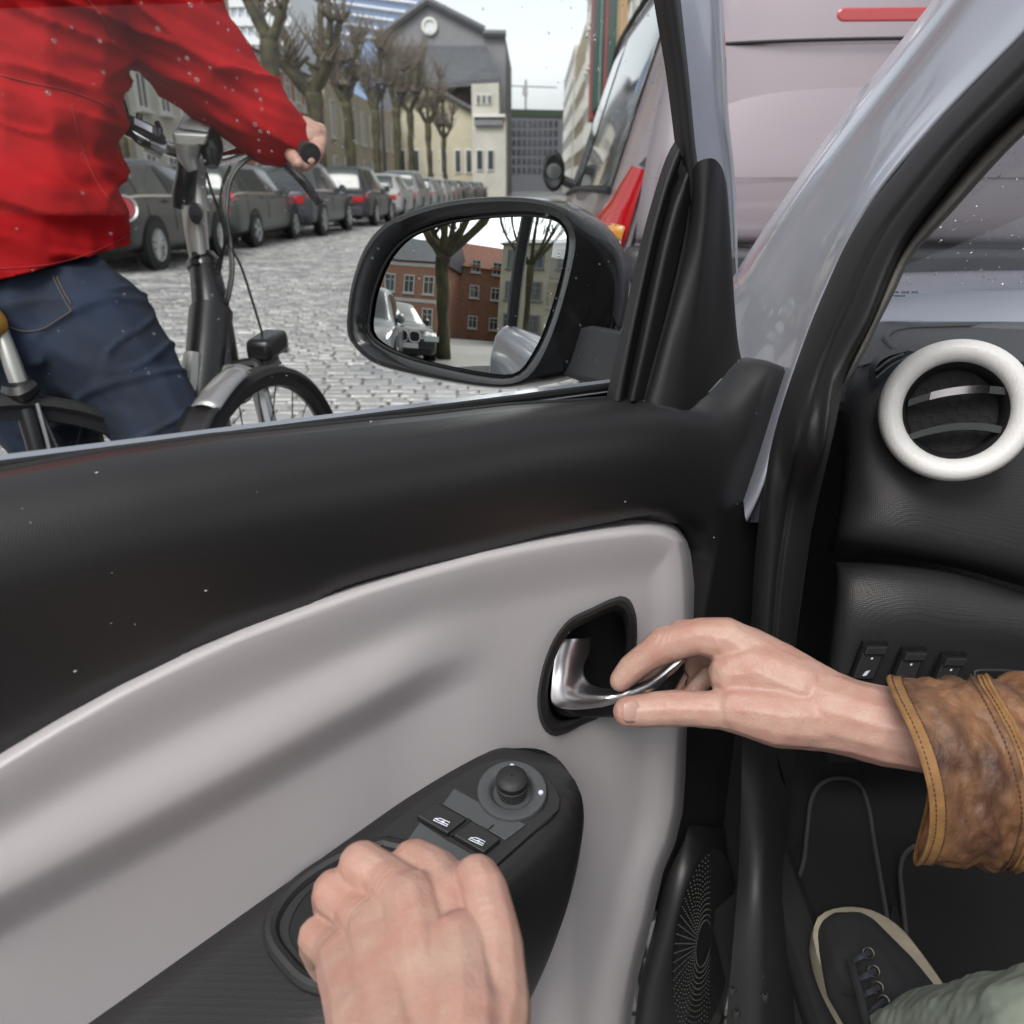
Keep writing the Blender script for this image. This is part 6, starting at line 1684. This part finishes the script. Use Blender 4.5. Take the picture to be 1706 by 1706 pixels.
# display with its housing
def dq(L): return [P(*q) for q in L]
tp_ = [(297, 213, 1.66), (311, 186, 1.74), (322, 183, 1.75), (352, 206, 1.73), (346, 220, 1.66)]
g = MB(); a = dq(tp_); b = dq([(296, 213, 1.665), (311, 186, 1.745), (322, 183, 1.755), (353, 206, 1.735), (347, 221, 1.665)]); bt_ = dq([(288, 222, 1.65), (291, 240, 1.65), (340, 243, 1.65), (348, 228, 1.655)])
g.add((a, [(0, 1, 2, 3, 4)])); g.build('display_screen', mat('display_grey', (.30, .33, .34), .25), bk, smooth=False)
hp = dq([(285, 214, 1.655), (310, 182, 1.75), (324, 180, 1.76), (356, 206, 1.74), (347, 222, 1.655), (287, 219, 1.65)])
hb = dq([(288, 236, 1.66), (312, 205, 1.76), (326, 203, 1.77), (354, 228, 1.75), (341, 243, 1.665), (292, 242, 1.66)])
g = MB(); n = 6; hp2 = [p - UP * .002 for p in hp]; g.add((hp2 + hb, [tuple(range(n)), tuple(range(n, 2 * n))[::-1]] + [(i, (i + 1) % n, (i + 1) % n + n, i + n) for i in range(n)])); o = g.build('display_housing', M['bike_grey'], bk, smooth=False); bev(o, .004, 2)
bt('display_mount', [(312, 240, 1.67), (313, 262, 1.68), (322, 285, 1.69)], [.026, .020, .012], M['bike_grey'], 14, 12)
bt('stem_clamp', [(338, 215, 1.73), (348, 240, 1.72), (352, 262, 1.72), (354, 278, 1.72)], [.016, .028, .022, .012], M['bike_black'], 12, 14)
# handlebar
bt('handlebar', [(120, 175, 1.62), (205, 214, 1.63), (235, 228, 1.64), (265, 244, 1.66), (300, 256, 1.70), (335, 262, 1.735), (365, 264, 1.755), (395, 256, 1.77), (430, 244, 1.79), (470, 243, 1.79), (505, 247, 1.76)], .0125, M['chrome'], 12, 70)
bt('bar_clamp_sleeve', [(244, 235, 1.642), (272, 250, 1.662)], .020, M['fender'], 12)
bt('grip', [(486, 244, 1.80), (500, 249, 1.76), (517, 256, 1.70)], [.020, .022, .021], mat('grip_rubber', (.02, .02, .022), .55), 18)
g = MB(); gc = P(517, 256, 1.698); ga = P(517, 256, 1.698) - P(505, 252, 1.74); g.lathe(gc, ga, [(.021, 0), (.0205, .003), (.017, .0035), (.0165, .002), (.012, .0025), (.0005, .003)], 24); g.build('grip_end', M['vent_dark'], bk)
# controls left of the display
g = MB(); g.box(P(238, 214, 1.63), (.075, .045, .022), (RT + UP * -.45, FW, UP)); o = g.build('shift_unit', M['dark_bumper'], bk); bev(o, .006, 3)
g = MB(); g.box(P(239, 209, 1.605), (.034, .003, .012), (RT + UP * -.5, FW, UP)); g.build('shift_mark', M['white_mark'], bk, smooth=False)
g = MB(); g.tube(PL([(200, 205, 1.60), (212, 216, 1.60), (232, 236, 1.60), (246, 242, 1.62)]), [.005, .006, .006, .008], 8, 12); g.tube(PL([(192, 148, 1.64), (202, 160, 1.64), (210, 180, 1.64), (216, 206, 1.63)]), .003, 6, 14); g.tube(PL([(262, 205, 1.63), (266, 216, 1.62), (264, 228, 1.62)]), .006, 6, 8); g.tube(PL([(232, 200, 1.63), (232, 190, 1.63)]), .006, 6); g.build('brake_lever_left', M['gloss_black'], bk)
bt('brake_lever_right', [(478, 278, 1.70), (492, 290, 1.69), (508, 305, 1.69), (522, 325, 1.70), (532, 340, 1.71)], [.009, .009, .010, .009, .007], M['gloss_black'], 10, 20)
for L, r in (([(440, 258, 1.74), (410, 268, 1.73), (385, 300, 1.72), (378, 350, 1.71), (384, 400, 1.72), (388, 450, 1.72), (380, 500, 1.72), (370, 515, 1.73)], .0038), ([(436, 255, 1.75), (404, 268, 1.74), (380, 300, 1.73), (374, 350, 1.72), (382, 410, 1.73), (384, 460, 1.73), (372, 508, 1.73)], .0034),
             ([(384, 276, 1.73), (370, 310, 1.72), (368, 350, 1.72), (378, 400, 1.72), (400, 440, 1.72), (420, 500, 1.73), (438, 560, 1.74), (441, 580, 1.74)], .0028), ([(344, 288, 1.72), (350, 310, 1.72), (362, 345, 1.72), (374, 390, 1.72), (370, 430, 1.73), (360, 470, 1.74)], .003), ([(352, 320, 1.72), (366, 350, 1.71), (378, 395, 1.71), (366, 430, 1.73), (356, 460, 1.74)], .0022), ([(352, 622, 1.68), (380, 618, 1.67), (405, 632, 1.67), (420, 655, 1.67), (400, 672, 1.67), (350, 655, 1.67)], .0022), ([(425, 600, 1.72), (440, 622, 1.71), (400, 648, 1.69), (345, 660, 1.67)], .0022)):
    bt('cable', L, r, M['cable'], 6, 40)
# saddle, seat post and stays
g = MB(); g.tube(PL([(-80, 528, 1.34), (-38, 534, 1.34), (-8, 543, 1.35), (6, 550, 1.36)]), [.065, .045, .026, .012], 12, 16); g.build('saddle', mat('tan_saddle', (.40, .20, .03), .6), bk)
bt('seat_post', [(2, 552, 1.36), (22, 610, 1.36), (38, 655, 1.37)], [.012, .0145, .0145], M['bike_grey'], 12)
bt('seat_tube', [(36, 645, 1.37), (60, 730, 1.38), (80, 800, 1.40)], [.02, .018, .018], M['bike_black'], 12)
g = MB(); g.tube(PL([(12, 650, 1.36), (36, 655, 1.35), (60, 640, 1.36)]), [.012, .018, .010], 8, 8); g.tube(PL([(56, 640, 1.36), (62, 670, 1.37), (104, 765, 1.38)]), .004, 6); g.build('seat_clamp', M['bike_black'], bk)
bt('chain_guard', [(62, 672, 1.36), (78, 730, 1.37), (92, 790, 1.38)], .0035, M['fender'], 6)

# ------------------------------------------------------------------ the rider
rd_ = empty('person', tuple(GZ(200, 1150, 0)), 0, 'cyclist in bright red jacket and dark jeans passing the open door', 'person')
def jf(c, n):
    q = Vector((c.x * 5, c.y * 5, c.z * 22 + c.x * 9))
    r1 = 1 - abs(noise.noise(q * .8 + Vector((4, 2, 1)))) * 4
    return .013 * noise.noise(q) + .011 * max(0, r1) ** 2 + .005 * noise.noise(q * 2.3) + .0012 * noise.noise(c * 60)
skin_r = blob('body', [pc([(478, 222, 1.76, 32), (502, 226, 1.765, 32), (518, 232, 1.765, 28)]), pc([(512, 214, 1.775, 15), (532, 218, 1.78, 13), (533, 240, 1.75, 12), (522, 262, 1.715, 11)]), pc([(508, 222, 1.755, 15), (528, 232, 1.76, 12.5), (531, 252, 1.735, 11), (517, 268, 1.71, 10)]), pc([(500, 232, 1.75, 15), (524, 244, 1.755, 12), (524, 264, 1.73, 10.5), (508, 276, 1.71, 10)]), pc([(492, 240, 1.75, 15), (512, 258, 1.75, 12), (510, 276, 1.73, 10), (495, 280, 1.71, 9)]),
                         pc([(490, 228, 1.74, 16), (486, 258, 1.72, 12), (498, 272, 1.70, 10)])], .0022, 3, M['skin'], rd_)
torso = [pc([(30, -120, 1.50, 210), (55, 60, 1.52, 155), (55, 200, 1.53, 140), (50, 320, 1.52, 140), (60, 385, 1.52, 150)]), pc([(-110, -120, 1.50, 200), (-60, 60, 1.52, 150), (-60, 380, 1.5, 150)]),
         pc([(150, -120, 1.56, 140), (108, 20, 1.54, 80), (95, 180, 1.53, 84), (92, 300, 1.52, 82), (112, 395, 1.52, 104), (110, 470, 1.52, 100)]),
         pc([(-60, 380, 1.5, 158), (40, 400, 1.5, 155), (40, 480, 1.5, 150)]),
         pc([(40, 400, 1.52, 30), (110, 385, 1.52, 60)])]
arm = [pc([(120, -90, 1.56, 130), (225, -5, 1.60, 112), (272, 38, 1.63, 96), (320, 88, 1.66, 86), (384, 153, 1.70, 72), (445, 212, 1.73, 57), (474, 236, 1.745, 41)])]
jk = blob('jacket', torso + arm, .006, 6, M['jacket'], rd_, jf)
# trim the hem along the waist line
bm = bmesh.new(); bm.from_mesh(jk.data)
pl0, pl1, pl2 = Vector(CAM), Vector(P(0, 466, 1.5)), Vector(P(222, 406, 1.5))
nrm = (pl1 - pl0).cross(pl2 - pl0).normalized()
if nrm.dot(Vector(P(100, 600, 1.5)) - pl0) < 0: nrm = -nrm
bmesh.ops.bisect_plane(bm, geom=bm.verts[:] + bm.edges[:] + bm.faces[:], plane_co=pl0, plane_no=nrm, clear_outer=True)
bm.to_mesh(jk.data); bm.free(); solid(jk, .004)

def jn(c, n):
    r1 = 1 - abs(noise.noise(Vector((c.x * 6 + c.z * 5, c.y * 6, c.z * 15 - c.x * 8)))) * 4
    return .007 * max(0, r1) ** 2 + .006 * noise.noise(Vector((c.x * 7, c.y * 7, c.z * 13))) + .004 * noise.noise(Vector((c.x * 16 + c.z * 20, c.y * 16, c.z * 26)))
jeans = blob('jeans', [pc([(50, 490, 1.53, 110), (50, 510, 1.51, 128), (60, 560, 1.50, 130)]), pc([(100, 490, 1.54, 80), (125, 530, 1.51, 110), (150, 560, 1.50, 112), (230, 650, 1.50, 88), (276, 725, 1.49, 74), (296, 900, 1.53, 66)]), pc([(-60, 480, 1.52, 120), (-20, 560, 1.50, 130), (60, 640, 1.52, 108), (92, 730, 1.54, 70), (90, 900, 1.56, 62)]), pc([(60, 560, 1.50, 120), (130, 610, 1.50, 80)])], .006, 5, M['denim'], rd_, jn)
# pocket stitching and belt of the jeans
def onmesh(ob, x, y, lift=.003):
    o_ = Vector(CAM); d = Vector(ray(x, y)).normalized()
    inv = ob.matrix_world.inverted(); ok, loc, nn, ix = ob.ray_cast(inv @ o_, (inv.to_3x3() @ d))
    return np.array(ob.matrix_world @ loc) - np.array(d) * lift if ok else None
bpy.context.view_layer.update()
for L in ([(88, 460), (100, 485), (112, 508), (119, 518)], [(119, 518), (100, 530), (70, 548), (40, 552), (15, 545)], [(94, 460), (106, 485), (118, 506)]):
    pts = [q for q in (onmesh(jeans, x, y) for x, y in [(p[0], p[1]) for p in cr([np.array([*l, 0.]) for l in L], 14)]) if q is not None]
    if len(pts) > 2:
        g = MB(); g.tube(pts, .0009, 4); g.build('pocket_stitching', M['denim_stitch'], rd_)
for nm, L, r_ in (('armhole_seam', [(190, 72), (182, 50), (168, 25), (150, 4), (140, -20)], .0028), ('side_seam', [(0, 125), (60, 140), (110, 150), (160, 168), (186, 180)], .0012), ('back_seam', [(120, 175), (135, 240), (160, 300), (196, 350)], .0010), ('hem_stitching', [(0, 448), (60, 444), (120, 432), (180, 410), (212, 393)], .0010)):
    pts = [q for q in (onmesh(jk, x, y, .001) for x, y in [(p[0], p[1]) for p in cr([np.array([*l, 0.]) for l in L], 24)]) if q is not None]
    if len(pts) > 3: g = MB(); g.tube(pts, r_, 5); g.build(nm, M['jacket_seam'], rd_)
# shoes and lower legs of the rider
g = MB(); g.tube([P(262, 880, 1.56), np.array([P(262, 900, 1.56)[0], P(262, 900, 1.56)[1], .10])], [.06, .05], 12); g.tube([P(100, 880, 1.56), np.array([P(100, 900, 1.56)[0], P(100, 900, 1.56)[1], .18])], [.06, .05], 12); g.build('trouser_cuffs', M['denim'], rd_)
for x, z in ((262, .06), (100, .14)):
    p = P(x, 900, 1.56); a = np.array([p[0], p[1], z]); g = MB(); g.tube([a - np.array([.02, .06, 0]), a + np.array([0, .04, 0]), a + np.array([.05, .17, -.01])], [.045, .05, .035], 12, 10); g.build('shoe', M['canvas'], rd_)
